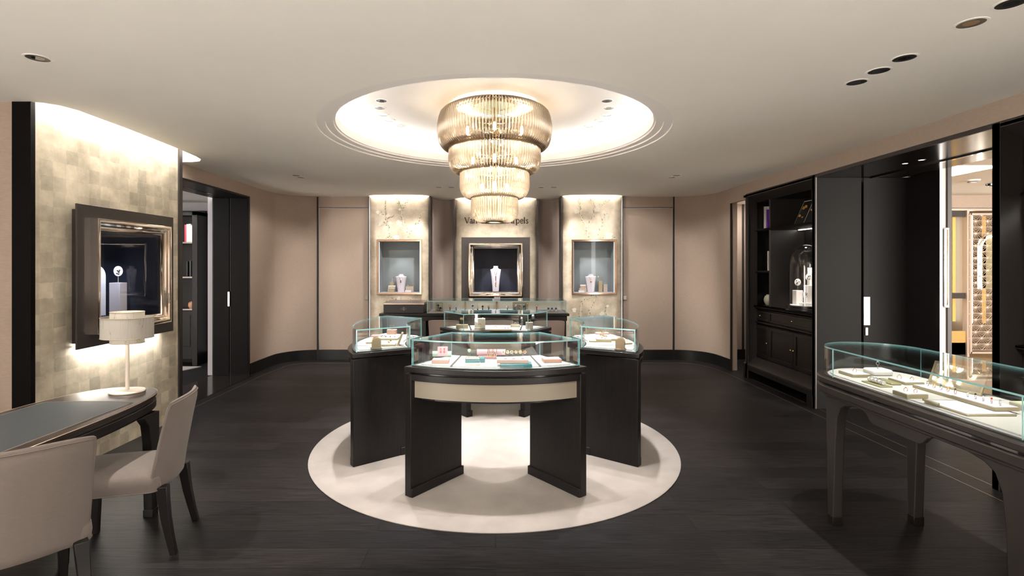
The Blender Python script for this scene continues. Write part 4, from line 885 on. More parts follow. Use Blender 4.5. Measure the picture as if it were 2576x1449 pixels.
x, y = P(1180, 899); b = B(); b.ball((0, 0, .013), .013, 14); tag(obj('mint_ball', b, MINT, loc=(x, y+.035, FZ+.0305)), 'small mint green ball on the dark teal riser', 'ball')
x, y = P(1233, 905); block('dark pink block under the long pink roll', x-.02, y+.055, FZ, .13, .05, .022, PINK)
RXX, RYY = x, y+.055
b = B(); b.tube([(-.095, 0, .022), (.11, 0, .022)], .021, 20); tag(obj('bolster', b, PINKS, loc=(RXX, RYY, FZ+.0225)), 'long pink roll carrying gold bangles in the front showcase', 'roll')
for k, (dx, rr, tl) in enumerate(((-.018, .031, .08), (-.002, .033, -.05), (.012, .031, .12), (.028, .032, -.1), (.044, .030, .05))):
    b = B(); M = Matrix.Rotation(PI/2+tl, 4, 'Y'); b.tube([(rr*math.cos(a), rr*1.05*math.sin(a), 0) for a in [2*PI*q/28 for q in range(28)]], .0022, 6, closed=True); b.xf(M)
    tag(obj('gold_bangle', b, GOLD, loc=(RXX+dx, RYY-.005, FZ+.0225+.022-.008+.0)), 'gold bangle hung round the pink roll, %s of five' % ['first from the left', 'second from the left', 'middle', 'fourth from the left', 'rightmost'][k], 'bangle', 'gold bangles on the pink roll')
x, y = P(1298, 923); tray('wide teal tray under the blush earring riser', x-.105, x+.105, y-.02, y+.10, FZ, .020, TEAL, None)
tray('long blush riser with three pairs of earrings', x-.125, x+.085, y+.012, y+.085, FZ+.0205, .024, PEACH, PINKS)
for px, g, lb in ((1270, (BLK, GOLD), 'earrings with black and gold stones, left of three on the blush riser'), (1290, (BLUE, SILV), 'earrings with blue and clear stones, middle of three on the blush riser'), (1311, (GOLD, RED), 'earrings with gold and red stones, right of three on the blush riser')):
    xx, _ = P(px, 905); earring_stand(lb, xx*1.0, y+.045, FZ+.045, .044, g, group='earring stands in the front showcase')
x, y = P(1388, 911); tray('square blush box at the right end of the front showcase', x-.062, x+.062, y-.03, y+.06, FZ, .026, PEACH, PINKS, rz=.12)
# ---- left showcase
def arch_stand(label, x, y, rz):
    t = thing('arch_bracelet_stand', label, 'bracelet stand', (x, y, FZ), rz)
    pts = [(-.036, .008), (.036, .008), (.036, .055)] + [(.036*math.cos(a), .055+.036*math.sin(a)) for a in [PI*k/14 for k in range(1, 14)]] + [(-.036, .055)]
    b = B(); b.prism(pts, -.03, -.026, ax='y'); b.box(-.044, .044, -.036, .034, 0, .008); obj('bronze_front', b, mat('brushed_bronze', (.36, .29, .20), .38, metal=.85), t, bevel=.001)
    b = B(); b.prism([(p*.93, .008+(q-.008)*.96) for p, q in pts], -.026, .03, ax='y'); obj('padded_arch', b, IVORY, t)
    for k in range(2):
        b = B(); b.tube([(.036*math.cos(a), -.012+k*.022, .055+.036*math.sin(a)) for a in [PI*q/16 for q in range(-3, 20)]], .003, 6); obj('bracelet', b, [GOLD, ROSE][k], t)
    return t
x, y = P(944, 878); arch_stand('bronze arch bracelet stand in the left showcase', x, y+.03, .35)
x, y = P(976, 871); t = thing('open_jewellery_case', 'open bronze case with white bed and leaning lid in the left showcase', 'jewellery case', (x, y+.045, FZ), .12)
b = B(); b.box(-.058, .058, -.055, .05, 0, .016); obj('case_base', b, GILT, t, bevel=.002); b = B(); b.box(-.053, .053, -.050, .045, .0158, .018); obj('case_bed', b, LILAC, t)
M = Matrix.Translation((.064, 0, 0)) @ Matrix.Rotation(.35, 4, 'Y'); b = B(); b.box(0, .016, -.055, .05, 0, .115); b.xf(M); obj('lid', b, GILT, t, bevel=.002)
b = B(); b.box(-.001, .0, -.049, .044, .006, .109); b.xf(M); obj('lid_lining', b, PINKS, t)
b = B(); b.ball((-.004, 0, .028), .009, 10); b.ball((.012, .01, .036), .008, 8); b.ball((.002, -.02, .024), .006, 8); obj('brooch', b, GOLD, t)
x, y = P(972, 856); tray('wide white tray in the middle of the left showcase', x-.10, x+.10, y+.0, y+.13, FZ, .018, GILT, IVORY)
for k in range(4):
    b = B(); b.ball((0, 0, .004), (.006, .006, .004), 8); tag(obj('ear_stud', b, BLK, loc=(x-.06+.04*k, y+.07, FZ+.0185)), 'small dark stud on the wide white tray, %s along' % ['first', 'second', 'third', 'fourth'][k], 'earring', 'studs on the wide white tray')
x, y = P(929, 865); tray('small low tray left of the arch stand in the left showcase', x-.03, x+.03, y, y+.07, FZ, .014, GILT, PINKS)
x, y = P(955, 849); tray('low blush tray at the back of the left showcase', x-.09, x+.01, y+.02, y+.10, FZ, .014, PEACH, PINKS)
x, y = P(985, 841); block('tan block carrying gold earrings at the back of the left showcase', x, y+.02, FZ, .09, .06, .045, PEACH); earring_stand('gold earrings standing on the tan block in the left showcase', x, y+.02, FZ+.045, .035, (GOLD, GOLD))
# ---- right showcase
x, y = P(1563, 880); arch_stand('bronze arch bracelet stand in the right showcase', x, y+.03, -.35)
x, y = P(1502, 861); tray('low gilt tray at the left of the stepped trays in the right showcase', x-.06, x+.004, y, y+.11, FZ, .014, GILT, PINKS, rz=-.15)
x, y = P(1522, 861); tray('taller tray with three gold flower earrings in the right showcase', x-.065, x+.065, y, y+.13, FZ, .026, GILT, mat('grey_lilac_suede', (.50, .47, .53), .9), rz=-.15)
for k, (dx, dy, hh) in enumerate(((-.02, .05, .03), (.008, .03, .022), (.0, .10, .05))):
    earring_stand('orange gold flower earrings on the taller tray in the right showcase, %s' % ['left pair', 'front pair', 'tallest pair'][k], x+dx, y+dy, FZ+.0268, hh, (GOLD, PEACH), gr=.007, w_=.018, group='flower earrings in the right showcase')
x, y = P(1543, 858); tray('small cream box beside the taller tray in the right showcase', x-.03, x+.035, y, y+.06, FZ, .020, GILT, CREAM)
x, y = P(1577, 867); tray('small tray with a gold flower ring behind the right arch stand', x-.05, x+.04, y, y+.09, FZ, .014, GILT, IVORY, rz=.3); ring('gold flower ring on the small tray behind the right arch stand', x+.005, y+.05, FZ+.0148, .014, GOLD, GOLD, big=True)
x, y = P(1514, 842); tray('pale blush tray at the back of the right showcase', x-.05, x+.08, y+.02, y+.1, FZ, .012, PEACH, PINKS)
# ---- rear showcase
x, y = P(1162, 827); block('gold box under the figurine earrings in the rear showcase', x, y+.035, FZ, .125, .07, .042, GILT); earring_stand('cream and gold figurine earrings at the left of the rear showcase', x-.005, y+.035, FZ+.042, .06, (IVORY, GOLD), GOLD, w_=.014, gr=.010)
x, y = P(1207, 829); t = thing('upright_ring_case', 'upright cream case with a single ring slot in the rear showcase', 'jewellery case', (x, y+.03, FZ))
b = B(); b.box(-.056, .056, -.022, .03, 0, .115); obj('case_body', b, CREAM, t, bevel=.006); b = B(); b.box(-.056, .056, -.03, -.02, 0, .02); obj('front_lip', b, GILT, t, bevel=.002)
b = B(); b.tube([(-.016, -.0225, .05), (0, -.0235, .062), (.016, -.0225, .05)], .0025, 6); obj('ring_in_slot', b, GOLD, t)
b = B(); b.ball((-.03, -.0, .118), .006, 8); b.ball((.03, 0, .118), .006, 8); obj('top_stud', b, IVORY, t)
x, y = P(1260, 832); tray('flat gilt tray with studs in the middle of the rear showcase', x-.11, x+.11, y, y+.11, FZ, .016, GILT, IVORY)
ring('single ring on the flat tray in the rear showcase', x-.055, y+.07, FZ+.0168, .012, SILV)
for k in range(2): b = B(); b.ball((0, 0, .004), (.007, .007, .004), 8); tag(obj('ear_stud', b, BLK, loc=(x+.045+.03*k, y+.05, FZ+.0168)), 'dark stud on the flat gilt tray in the rear showcase, %s' % ['left one', 'right one'][k], 'earring', 'studs on the flat gilt tray')
x, y = P(1297, 824); block('small gold box right of the flat tray in the rear showcase', x-.002, y+.05, FZ, .10, .055, .026, GILT); ring('gold ring lying on the small gold box in the rear showcase', x, y+.05, FZ+.026, .012, GOLD)
x, y = P(1332, 828); block('taupe cube under a flower ring in the rear showcase', x, y+.03, FZ, .075, .06, .070, TAUPE if False else BOARDG); ring('white gold flower ring on the taupe cube', x, y+.03, FZ+.070, .014, SILV, BLK, big=True)
# ================================================================== OVAL SHOWCASE AT THE RIGHT
def stadium(x0, x1, y0, y1, n=20, sq=1.0):
    r = (x1-x0)/2; c = (x0+x1)/2; ry = r*sq
    return [(c+r*math.cos(a), y1-ry+ry*math.sin(a)) for a in [PI*k/n for k in range(n+1)]] + [(c+r*math.cos(a), y0+ry+ry*math.sin(a)) for a in [PI+PI*k/n for k in range(n+1)]]
OX, OYC = 2.31, 2.55; Y0_, Y1_ = 1.72, 3.38
def st(e, sq=1.0): return [(x-OX, y-OYC) for x, y in stadium(2.04-e, 2.58+e, Y0_-e, Y1_+e, 24, sq)]
t = thing('oval_showcase_table', 'oval glass showcase on dark shaped legs in the right foreground', 'display case', (OX, OYC, 0))
b = B(); b.prism(st(.038), .855, .889); obj('deck', b, TAUPE, t, bevel=.006)
b = B(); b.prism(st(.022), .838, .857); obj('shadow_gap', b, BLK, t)
b = B(); b.prism(st(.036), .79, .840); obj('apron_rail', b, TAUPE, t, bevel=.008)
b = B(); b.prism(st(.022), .775, .792); obj('lower_bead', b, TAUPE, t, bevel=.004)
LEGY = [3.11, 2.02]
for sx in (-1, 1):
    for k, ly in enumerate(LEGY):
        inw = -1 if ly > OYC else 1   # bracket flares toward the middle of the table
        prof = [(-.036, 0), (.012, 0), (.014, .10), (.030, .52), (.046, .66), (.075, .725), (.12, .752), (.20, .768), (.215, .79), (-.056, .79), (-.054, .62)]
        b = B(); b.prism([(inw*p, z) for p, z in prof], -.029, .029, ax='x'); lg = obj('leg', b, TAUPE, t, bevel=.005, loc=(sx*.245, ly-OYC, 0))
        b = B(); b.box(-.031, .031, min(-inw*.039, inw*.015), max(-inw*.039, inw*.015), 0, .055); obj('foot_block', b, LACQ, lg, bevel=.003)
    b = B(); b.prism([(-.24, .79), (-.225, .765), (-.20, .755), (-.175, .725), (-.155, .712), (.155, .712), (.175, .725), (.20, .755), (.225, .765), (.24, .79)], -.012, .012, ax='x'); obj('apron_panel', b, TAUPE, t, loc=(sx*.262, .07, 0), bevel=.003)
b = B(); b.box(-.23, .23, -.5, .55, .76, .79); obj('under_frame', b, LACQ, t)
b = B(); b.prism(st(.0), .889, .892); obj('dark_channel', b, TAUPE, t)
b = B(); b.prism(st(-.018), .892, .895); obj('glass_rebate', b, MATS['lilac_rim'], t)
poly = st(-.034)
for ya, yb in ((-.9, -.52), (-.516, .0), (.004, .50), (.504, .9)):
    b = B(); pp = [(x, min(max(y, ya), yb)) for x, y in poly]; q = []
    for p in pp:
        if not q or (abs(p[0]-q[-1][0])+abs(p[1]-q[-1][1])) > 1e-5: q.append(p)
    b.prism(q, .895, .902); obj('display_board', b, DBOARD, t)
G = st(0); n = len(G); Tg = .007; g0, g1 = .8925, 1.061
def seg(i, j): return G[i:j+1]
segs = [('end_pane', G[1:24]), ('long_pane', [G[24], (G[24][0], G[25][1]+.0)]), ('end_pane', G[26:49]), ('long_pane', [G[49], (G[0][0], G[0][1])])]
hw = .27; ye = Y1_-OYC-.27
b = B(); b.strip([(hw*math.cos(a), ye+.27*math.sin(a)) for a in [PI*k/28 for k in range(29)]], g0, g1, Tg, 0, 0, 1); obj('end_pane', b, [GLASS, EDGE], t)
b = B(); b.strip([(hw*math.cos(a), -ye+.27*math.sin(a)) for a in [PI+PI*k/28 for k in range(29)]], g0, g1, Tg, 0, 0, 1); obj('end_pane', b, [GLASS, EDGE], t)
for s in (-1, 1): b = B(); b.strip([(s*hw, ye-.003), (s*hw, -ye+.003)], g0, g1, s*-Tg if s > 0 else Tg, 0, 0, 0); obj('long_pane', b, [GLASS, EDGE], t)
b = B(); b.prism(G, g1, g1+.008, 0, 1); obj('top_pane', b, [GLASS, EDGE], t)
# contents
Z2 = .9025
tray('small gilt tray with one ring at the rounded end of the oval showcase', 2.13, 2.24, 3.06, 3.19, Z2, .018); ring('single ring on the tray at the rounded end of the oval showcase', 2.19, 3.13, Z2+.0185, .011, ROSE)
t = thing('ring_cushion', 'puffy white cushion with a tall ring clip in the oval showcase', 'cushion', (2.345, 3.15, Z2))
b = B(); b.box(-.062, .062, -.05, .05, 0, .036); obj('cushion', b, IVORY, t, bevel=.014, seg=4); b = B(); b.tube([(0, 0, .034), (0, 0, .06)], .002, 6); b.cyl((0, 0), .008, .034, .037, 12); obj('ring_clip', b, STEEL, t)
ring('ornate ring held on the clip of the white cushion', 2.345, 3.15, Z2+.060, .010, SILV, SILV, big=True)
tray('low olive tray under the striped bracelet roll', 2.105, 2.175, 2.81, 2.955, Z2, .008, OLIVE, None)
t = thing('bracelet_on_roll', 'diamond line bracelet on a narrow roll in the oval showcase', 'bracelet', (2.14, 2.885, Z2+.0085))
b = B(); b.tube([(0, -.055, .012), (0, .055, .012)], .0115, 12); obj('roll', b, IVORY, t); b = B()
for k in range(4): b.tube([(.013*math.cos(a), -.048+.028*k, .012+.013*math.sin(a)) for a in [PI*q/10 for q in range(-1, 12)]], .004, 5)
obj('bracelet', b, SILV, t)
block('flat olive slab between the bracelet roll and the ring tray', 2.235, 2.93, Z2, .055, .14, .012, OLIVE)
tray('gilt tray with two rings behind the olive slab', 2.285, 2.395, 2.865, 2.99, Z2, .016); ring('left ring on the gilt tray behind the olive slab', 2.32, 2.95, Z2+.0165, .012, ROSE); ring('right ring on the gilt tray behind the olive slab', 2.36, 2.91, Z2+.0165, .010, ROSE)
tray('gilt tray with rose gold rings, nearest the long glass side', 2.065, 2.172, 2.575, 2.672, Z2, .022); ring('rose gold band with beads on the tray by the long glass side', 2.105, 2.635, Z2+.0225, .010, ROSE, ROSE); ring('plain rose gold band beside the beaded one', 2.135, 2.61, Z2+.0225, .009, ROSE, ROSE)
tray('long gilt tray with five upright rings before the mirror', 2.285, 2.395, 2.575, 2.815, Z2, .016)
for k in range(5): ring('ring on the long tray before the mirror, %s of five' % ['farthest', 'second farthest', 'middle', 'second nearest', 'nearest'][k], 2.335, 2.775-.042*k, Z2+.0165, .012, [SILV, GOLD, SILV, GOLD, ROSE][k], [SILV, GOLD, BLUE, GOLD, BLK][k], rz=.5, big=True, group='five rings before the mirror')
t = thing('table_mirror', 'gilt framed mirror leaning inside the oval showcase', 'mirror', (2.46, 2.76, Z2), .15)
M = Matrix.Rotation(.38, 4, 'Y'); b = B(); b.box(-.004, .004, -.14, .14, 0, .012); b.box(-.004, .004, -.14, .14, .128, .14); b.box(-.004, .004, -.14, -.128, .012, .128); b.box(-.004, .004, .128, .14, .012, .128); b.xf(M); obj('mirror_frame', b, GILT, t, bevel=.001)
b = B(); b.box(-.001, .002, -.128, .128, .012, .128); b.xf(M); obj('mirror_glass', b, mat('mirror_silver', (.85, .88, .86), .02, metal=1), t)
b = B(); b.tube([(.046, 0, .11), (.085, 0, .0)], .003, 6); obj('strut', b, GILT, t)
tray('wide flat white tray lying under the nearest ring tray', 2.087, 2.31, 2.273, 2.50, Z2, .010, GILT, LILAC)
block('narrow gilt bar at the end of the wide flat tray', 2.082, 2.455, Z2+.011, .016, .085, .010, GILT)
tray('raised tray with five rings, nearest the camera', 2.245, 2.36, 2.31, 2.535, Z2+.0115, .018)
for k in range(5): ring('ring on the raised tray nearest the camera, %s of five' % ['farthest', 'second farthest', 'middle', 'red stone one, second nearest', 'nearest'][k], 2.30, 2.50-.040*k, Z2+.030, .011, SILV, [SILV, BLK, SILV, RED, SILV][k], rz=.6, big=True, group='five rings on the raised tray')
tray('pale green lined box at the right edge of the oval showcase', 2.42, 2.54, 2.20, 2.42, Z2, .03, CREAM, mat('pale_green_suede', (.55, .60, .38), .8))
# ================================================================== WRITING DESK AT THE LEFT
t = thing('oval_writing_desk', 'dark boat shaped desk with blue black leather inset at left', 'desk', (-2.44, 2.55, 0))
def superell(a, bb, e, n=72): return [(math.copysign(abs(math.cos(q))**(2/e), math.cos(q))*a, math.copysign(abs(math.sin(q))**(2/e), math.sin(q))*bb) for q in [2*PI*k/n for k in range(n)]]
b = B(); b.prism(superell(.335, .92, 2.9), .728, .75); obj('desk_top', b, mat('dark_macassar', (.022, .014, .012), .28, var=.3, vscale=5, stretch=(10, 1, 1)), t, bevel=.004)
b = B(); pts = superell(.3365, .9215, 2.9); b.tube([(x, y, .748) for x, y in pts], .0022, 6, closed=True); obj('brass_edge_line', b, mat('warm_edge_metal', (.62, .52, .44), .3, metal=1), t)
b = B(); P_ = [(-.27, -.8), (.27, -.8)] + [(.27, .50), (.262, .53), (.235, .535), (.10, .55), (-.10, .55), (-.235, .535), (-.262, .53), (-.27, .50)]; b.prism(P_, .7495, .7512); obj('leather_inset', b, LEATH, t)
b = B(); b.tube([(x, y, .7508) for x, y in P_], .0014, 4, closed=True); obj('inset_line', b, mat('warm_edge_metal', (.6, .5, .4)), t)
b = B(); b.prism(superell(.322, .905, 2.9), .705, .729); obj('upper_apron', b, TAUPE, t, bevel=.003)
b = B(); b.prism(superell(.332, .915, 2.9), .655, .706); obj('apron', b, WOOD, t, bevel=.006)
b = B(); b.prism(superell(.312, .895, 2.9), .640, .656); obj('lower_bead', b, WOOD, t, bevel=.003)
for sx in (-1, 1):
    for ly in (.67, -.67):
        inw = -1 if ly > 0 else 1
        b = B(); b.prism([(inw*p, z) for p, z in [(-.03, 0), (.016, 0), (.02, .10), (.03, .46), (.05, .58), (.09, .63), (.16, .648), (-.05, .648), (-.05, .5)]], -.028, .028, ax='x'); lg = obj('leg', b, WOOD, t, bevel=.004, loc=(sx*.27, ly, 0))
        b = B(); b.box(-.031, .031, min(-inw*.034, inw*.02), max(-inw*.034, inw*.02), 0, .045); obj('foot_block', b, LACQ, lg, bevel=.002)
# lamp
x, y = -2.39, 3.33
t = thing('table_lamp', 'white table lamp with double oval parchment shade on the desk', 'lamp', (x, y, .7513))
b = B(); b.lathe([(0, 0), (.102, 0), (.104, .006), (.10, .012), (0, .013)], 40, sy=.9); obj('base', b, mat('cream_lacquer', (.70, .63, .54), .35), t)
b = B(); b.cyl((0, 0), .0115, .012, .36, 16); obj('stem', b, MATS['cream_lacquer'], t)
SH = bpy.data.materials.new('parchment_shade'); SH.use_nodes = True
def _sh():
    nt = SH.node_tree; nt.nodes.clear(); N = nt.nodes.new; L = nt.links.new; o = N('ShaderNodeOutputMaterial'); d = N('ShaderNodeBsdfDiffuse'); tr = N('ShaderNodeBsdfTranslucent'); m = N('ShaderNodeMixShader'); m.inputs[0].default_value = .45
    tc = N('ShaderNodeTexCoord'); mp = N('ShaderNodeMapping'); mp.inputs['Scale'].default_value = (14, 14, 1.2); n = N('ShaderNodeTexNoise'); n.inputs['Scale'].default_value = 2; n.inputs['Detail'].default_value = 2; L(tc.outputs['Object'], mp.inputs[0]); L(mp.outputs[0], n.inputs[0])
    r = N('ShaderNodeValToRGB'); e = r.color_ramp.elements; e[0].position = .49; e[0].color = (.56, .53, .48, 1); e[1].position = .50; e[1].color = (.36, .33, .29, 1); x = r.color_ramp.elements.new(.512); x.color = (.56, .53, .48, 1)
    L(n.outputs[0], r.inputs[0]); L(r.outputs[0], d.inputs[0]); L(r.outputs[0], tr.inputs[0]); L(d.outputs[0], m.inputs[1]); L(tr.outputs[0], m.inputs[2]); L(m.outputs[0], o.inputs[0])
_sh()
def shell(r, z0, z1): b = B(); b.lathe([(r, z0), (r, z1), (r-.002, z1), (r-.002, z0), (r, z0)], 48, sy=.85); return b
s1 = obj('outer_shade', shell(.152, .352, .485), SH, t); s2 = obj('inner_shade', shell(.099, .318, .520), SH, t)
for s_, r, zz in ((s1, .152, (.353, .484)), (s2, .099, (.319, .519))):
    b = B()
    for z in zz: b.tube([(r*math.cos(a), .85*r*math.sin(a), z) for a in [2*PI*k/48 for k in range(48)]], .0022, 5, closed=True)
    obj('shade_rim', b, mat('shade_trim', (.30, .24, .17), .6), s_)
b = B(); b.tube([(-.15, 0, .40), (.15, 0, .40)], .0015, 5); b.tube([(0, -.127, .40), (0, .127, .40)], .0015, 5); b.cyl((0, 0), .02, .36, .39, 12); obj('shade_carrier', b, BRASS, t)
b = B(); b.ball((0, 0, .425), (.022, .022, .03), 12); obj('bulb', b, emit('lamp_bulb', (1, .88, .7), 6), t)
point((x, y, 1.16), 1.6, .03, (1, .93, .82))
# ================================================================== CHAIRS
def make_chair(label, fabric, W_=.44, name='upholstered_chair'):
    """faces +y; seat depth .47; back at -y"""
    t = thing(name, label, 'chair', (0, 0, 0))
    def rr(w2, y0, y1, z, k=.05, n=5, crown=0):
        out = []
        for cx_, cy_, a0 in ((w2-k, y1-k, 0), (-w2+k, y1-k, PI/2), (-w2+k, y0+k, PI), (w2-k, y0+k, 3*PI/2)):
            for i in range(n+1): a = a0+PI/2*i/n; out.append((cx_+k*math.cos(a), cy_+k*math.sin(a), z))
        return out
    w2 = W_/2
    b = B(); R = [rr(w2-.012, -.25, .235, .350), rr(w2, -.25, .245, .358), rr(w2+.004, -.25, .252, .39), rr(w2, -.25, .248, .425), rr(w2-.018, -.24, .23, .448, .06), rr(w2-.06, -.20, .18, .462, .07), rr(w2-.14, -.12, .09, .467, .05)]
    b.loft(R); obj('seat', b, fabric, t)
    b = B(); b.tube([(x, y, .356) for x, y, _ in rr(w2+.001, -.25, .246, 0)], .0035, 5, closed=True); obj('seat_piping', b, PIPE if fabric is UPH else fabric, t)
    # backrest: curved wrap-around shell, outer and inner skins
    NU, NV = 16, 12; zb, zt = .352, .845
    def back_pt(u, v, side):
        z = zb+(zt-zb)*v; ww = w2*(.97+.06*v); yc = -.262-.085*v**1.2; wrap = .060*(abs(u)**2.4)*(1-.25*v)
        x = u*ww; y = yc+wrap; z += .018*(1-u*u)*v*0 - .016*(abs(u)**4)*v
        th = .030*(1-.25*v); th *= (1-abs(u)**10*.85)*(1-(max(0, v-.9)/.1)**2*.75)
        nx = -.28*u*abs(u); nl = math.hypot(nx, 1)
        return (x+side*nx/nl*th*-1, y+side*th/nl, z)
    b = B(); g = {}
    for sd in (-1, 1):
        for i in range(NU+1):
            for j in range(NV+1):
                u = -1+2*i/NU; v = j/NV; g[sd, i, j] = b.v(*back_pt(u, v, sd))
    for i in range(NU):
        for j in range(NV):
            b.face([g[-1, i, j], g[-1, i+1, j], g[-1, i+1, j+1], g[-1, i, j+1]]); b.face([g[1, i+1, j], g[1, i, j], g[1, i, j+1], g[1, i+1, j+1]])
    for j in range(NV):
        b.face([g[-1, 0, j+1], g[1, 0, j+1], g[1, 0, j], g[-1, 0, j]]); b.face([g[-1, NU, j], g[1, NU, j], g[1, NU, j+1], g[-1, NU, j+1]])
    for i in range(NU):
        b.face([g[-1, i, NV], g[-1, i+1, NV], g[1, i+1, NV], g[1, i, NV]]); b.face([g[-1, i+1, 0], g[-1, i, 0], g[1, i, 0], g[1, i+1, 0]])
    o = obj('backrest', b, fabric, t); md = o.modifiers.new('soft', 'SUBSURF'); md.levels = 1; md.render_levels = 1
    b = B(); path = [back_pt(-.985, v, -1) for v in [k/10 for k in range(0, 10)]] + [back_pt(u, .965, -1.0) for u in [-.96+1.92*k/20 for k in range(21)]] + [back_pt(.985, v, -1) for v in [1-k/10 for k in range(1, 11)]]
    b.tube(path, .0035, 5); obj('back_piping', b, PIPE if fabric is UPH else fabric, t)
    for sx in (-1, 1):
        b = B(); b.loft([[(sx*(w2-.05)+dx*.017, .20+dy*.017, 0) for dx, dy in ((-1, -1), (1, -1), (1, 1), (-1, 1))], [(sx*(w2-.05)+dx*.024, .195+dy*.024, .355) for dx, dy in ((-1, -1), (1, -1), (1, 1), (-1, 1))]]); obj('leg', b, LACQ, t, bevel=.003)
        b = B(); L_ = []
        for z, yy, s_ in ((0, -.318, .017), (.10, -.296, .019), (.20, -.277, .022), (.30, -.264, .025), (.37, -.258, .027)): L_.append([(sx*(w2-.045)+dx*s_+sx*.02*(1-z/.37), yy+dy*s_, z) for dx, dy in ((-1, -1), (1, -1), (1, 1), (-1, 1))])
        b.loft(L_); obj('leg', b, LACQ, t, bevel=.003)
    return t
c1 = make_chair('taupe linen chair beside the lamp end of the desk, seen from the side', UPH)
c1.location = (-2.11, 2.90, 0)
f = Vector((-.965, -.26)); c1.rotation_euler = (0, 0, math.atan2(f.y, f.x)-PI/2)
c2 = dup(c1, (-2.12, 2.29, 0), math.atan2(.68, -.73)-PI/2, 'taupe linen chair at the lower left, cropped by the frame, seen from behind')
c3 = make_chair('mauve chair at the back counter, left of the three', UPHD, .41)
c3['group'] = 'three chairs at the back counter'; c3.location = (-.70, 6.92+.30, 0)
dup(c3, (.03, 7.22, 0), 0, 'mauve chair at the back counter, middle of the three'); dup(c3, (.715, 7.16, 0), 0, 'mauve chair at the back counter, right of the three')
# ================================================================== BACK COUNTER WITH WATCH CASE
t = thing('watch_counter', 'long dark counter with a glass watch case along the back wall', 'counter', (-.3, 7.55, 0))
b = B(); b.box(-1.33, 1.33, -.38, .40, .865, .90); obj('counter_top', b, LACQ, t, bevel=.004)
b = B(); b.box(-1.30, 1.30, -.36, .38, .795, .862); obj('apron', b, LACQ, t, bevel=.003)
b = B(); b.box(-1.29, -.68, -.35, .38, 0, .80); obj('pedestal_cabinet', b, mat('charcoal_panel', (.024, .023, .026), .35), t, bevel=.003)
b = B(); b.box(1.245, 1.29, -.35, .38, 0, .80); obj('side_panel', b, LACQ, t, bevel=.003)
b = B(); b.box(-.68, 1.20, .25, .38, 0, .80); obj('modesty_panel', b, LACQ, t)
gx0, gx1, gy0, gy1 = -.675, 1.30, -.29, .33; g0, g1 = .9005, 1.062
b = B(); b.box(gx0+.012, gx1-.012, gy0+.012, gy1-.012, .90, .904); obj('display_bed', b, LILAC, t)
for k, xx in enumerate((gx0+.51, gx0+.99, gx0+1.46)): b = B(); b.box(xx-.006, xx+.006, gy0+.012, gy1-.012, .904, .906); obj('bed_joint', b, BLK, t); b = B(); b.box(xx-.012, xx+.012, gy1-.03, gy1-.015, .904, g1); obj('rear_post', b, BRASS, t)
b = B(); b.box(gx0, gx1, gy0, gy0+.01, g0, g1, 0); obj('front_pane', b, [GLASS, EDGE], t)
for xx in (gx0, gx1-.01): b = B(); b.strip([(xx, gy0+.011), (xx, gy1-.011)], g0, g1, -.01, 0, 1); obj('side_pane', b, [GLASS, EDGE], t)
b = B(); b.box(gx0+.01, gx1-.01, gy1-.012, gy1-.004, g0, g1); obj('rear_panel', b, mat('pale_sage_panel', (.50, .47, .40), .6), t)
b = B(); b.prism([(gx0, gy0), (gx1, gy0), (gx1, gy1), (gx0, gy1)], g1, g1+.010, 0, 1); obj('top_pane', b, [GLASS, EDGE], t)
# dark coffer with emblem on the counter
t = thing('dark_coffer', 'black box with metal lid edge and diamond emblem on the counter', 'box', (-1.30, 7.58, .9005))
b = B(); b.box(-.285, .285, -.33, .30, 0, .115); obj('body', b, mat('black_box_leather', (.012, .012, .014), .4), t, bevel=.003)
b = B(); b.box(-.288, .288, -.333, .303, .116, .144); obj('lid', b, mat('lid_metal', (.50, .42, .36), .28, metal=.9), t, bevel=.004)
b = B(); e = [(-.042, 0), (0, .020), (.042, 0), (0, -.020)]; b.tube([(x, -.3325, .060+z) for x, z in e], .0011, 4, closed=True); b.tube([(0, -.3325, .034), (0, -.3325, .086)], .0018, 4)
for sx in (-1, 1):
    b.tube([(sx*.013-.004, -.3325, .066), (sx*.013, -.3325, .054), (sx*.013+.004, -.3325, .066)] if sx < 0 else [(.009, -.3325, .054), (.013, -.3325, .066), (.017, -.3325, .054)], .0009, 4)
b.tube([(.004, -.3325, .066), (-.004, -.3325, .064), (-.004, -.3325, .056), (.004, -.3325, .054)], .0009, 4); b.tube([(-.003, -.3325, .074), (.003, -.3325, .074)], .0012, 4); b.tube([(-.003, -.3325, .046), (.003, -.3325, .046)], .0012, 4)
obj('emblem', b, mat('emblem_silver', (.60, .55, .52), .4), t)
# watches
def watch(label, x, y, z, h, metal=SILV, dial=IVORY, strap=BLK, r=.017, group='watches in the back counter case'):
    t = thing('wristwatch', label, 'watch', (x, y, z), 0, group)
    b = B(); b.tube([(0, .006, h-r*.7), (.0, .004, h*.55), (0, .0, .0)], [r*.55, r*.50, r*.42], 8, flat=.3); b.box(-r*.7, r*.7, -.012, .018, 0, .004); obj('strap', b, strap, t)
    M = Matrix.Translation((0, 0, h)) @ Matrix.Rotation(PI/2+.12, 4, 'X')
    b = B(); b.lathe([(0, -.004), (r, -.004), (r*1.05, 0), (r, .004), (r*.82, .005)], 20); b.xf(M); obj('watch_case', b, metal, t)
    b = B(); b.lathe([(r*.83, .0046), (0, .0046)], 20); b.tube([(0, 0, .0052), (0, r*.6, .0052)], .0007, 4, 1); b.tube([(0, 0, .0052), (r*.4, r*.2, .0052)], .0007, 4, 1); b.xf(M); obj('dial', b, [dial, BLK], t); return t
cwx = lambda px, d=7.45: (px-CX)*d/FPX
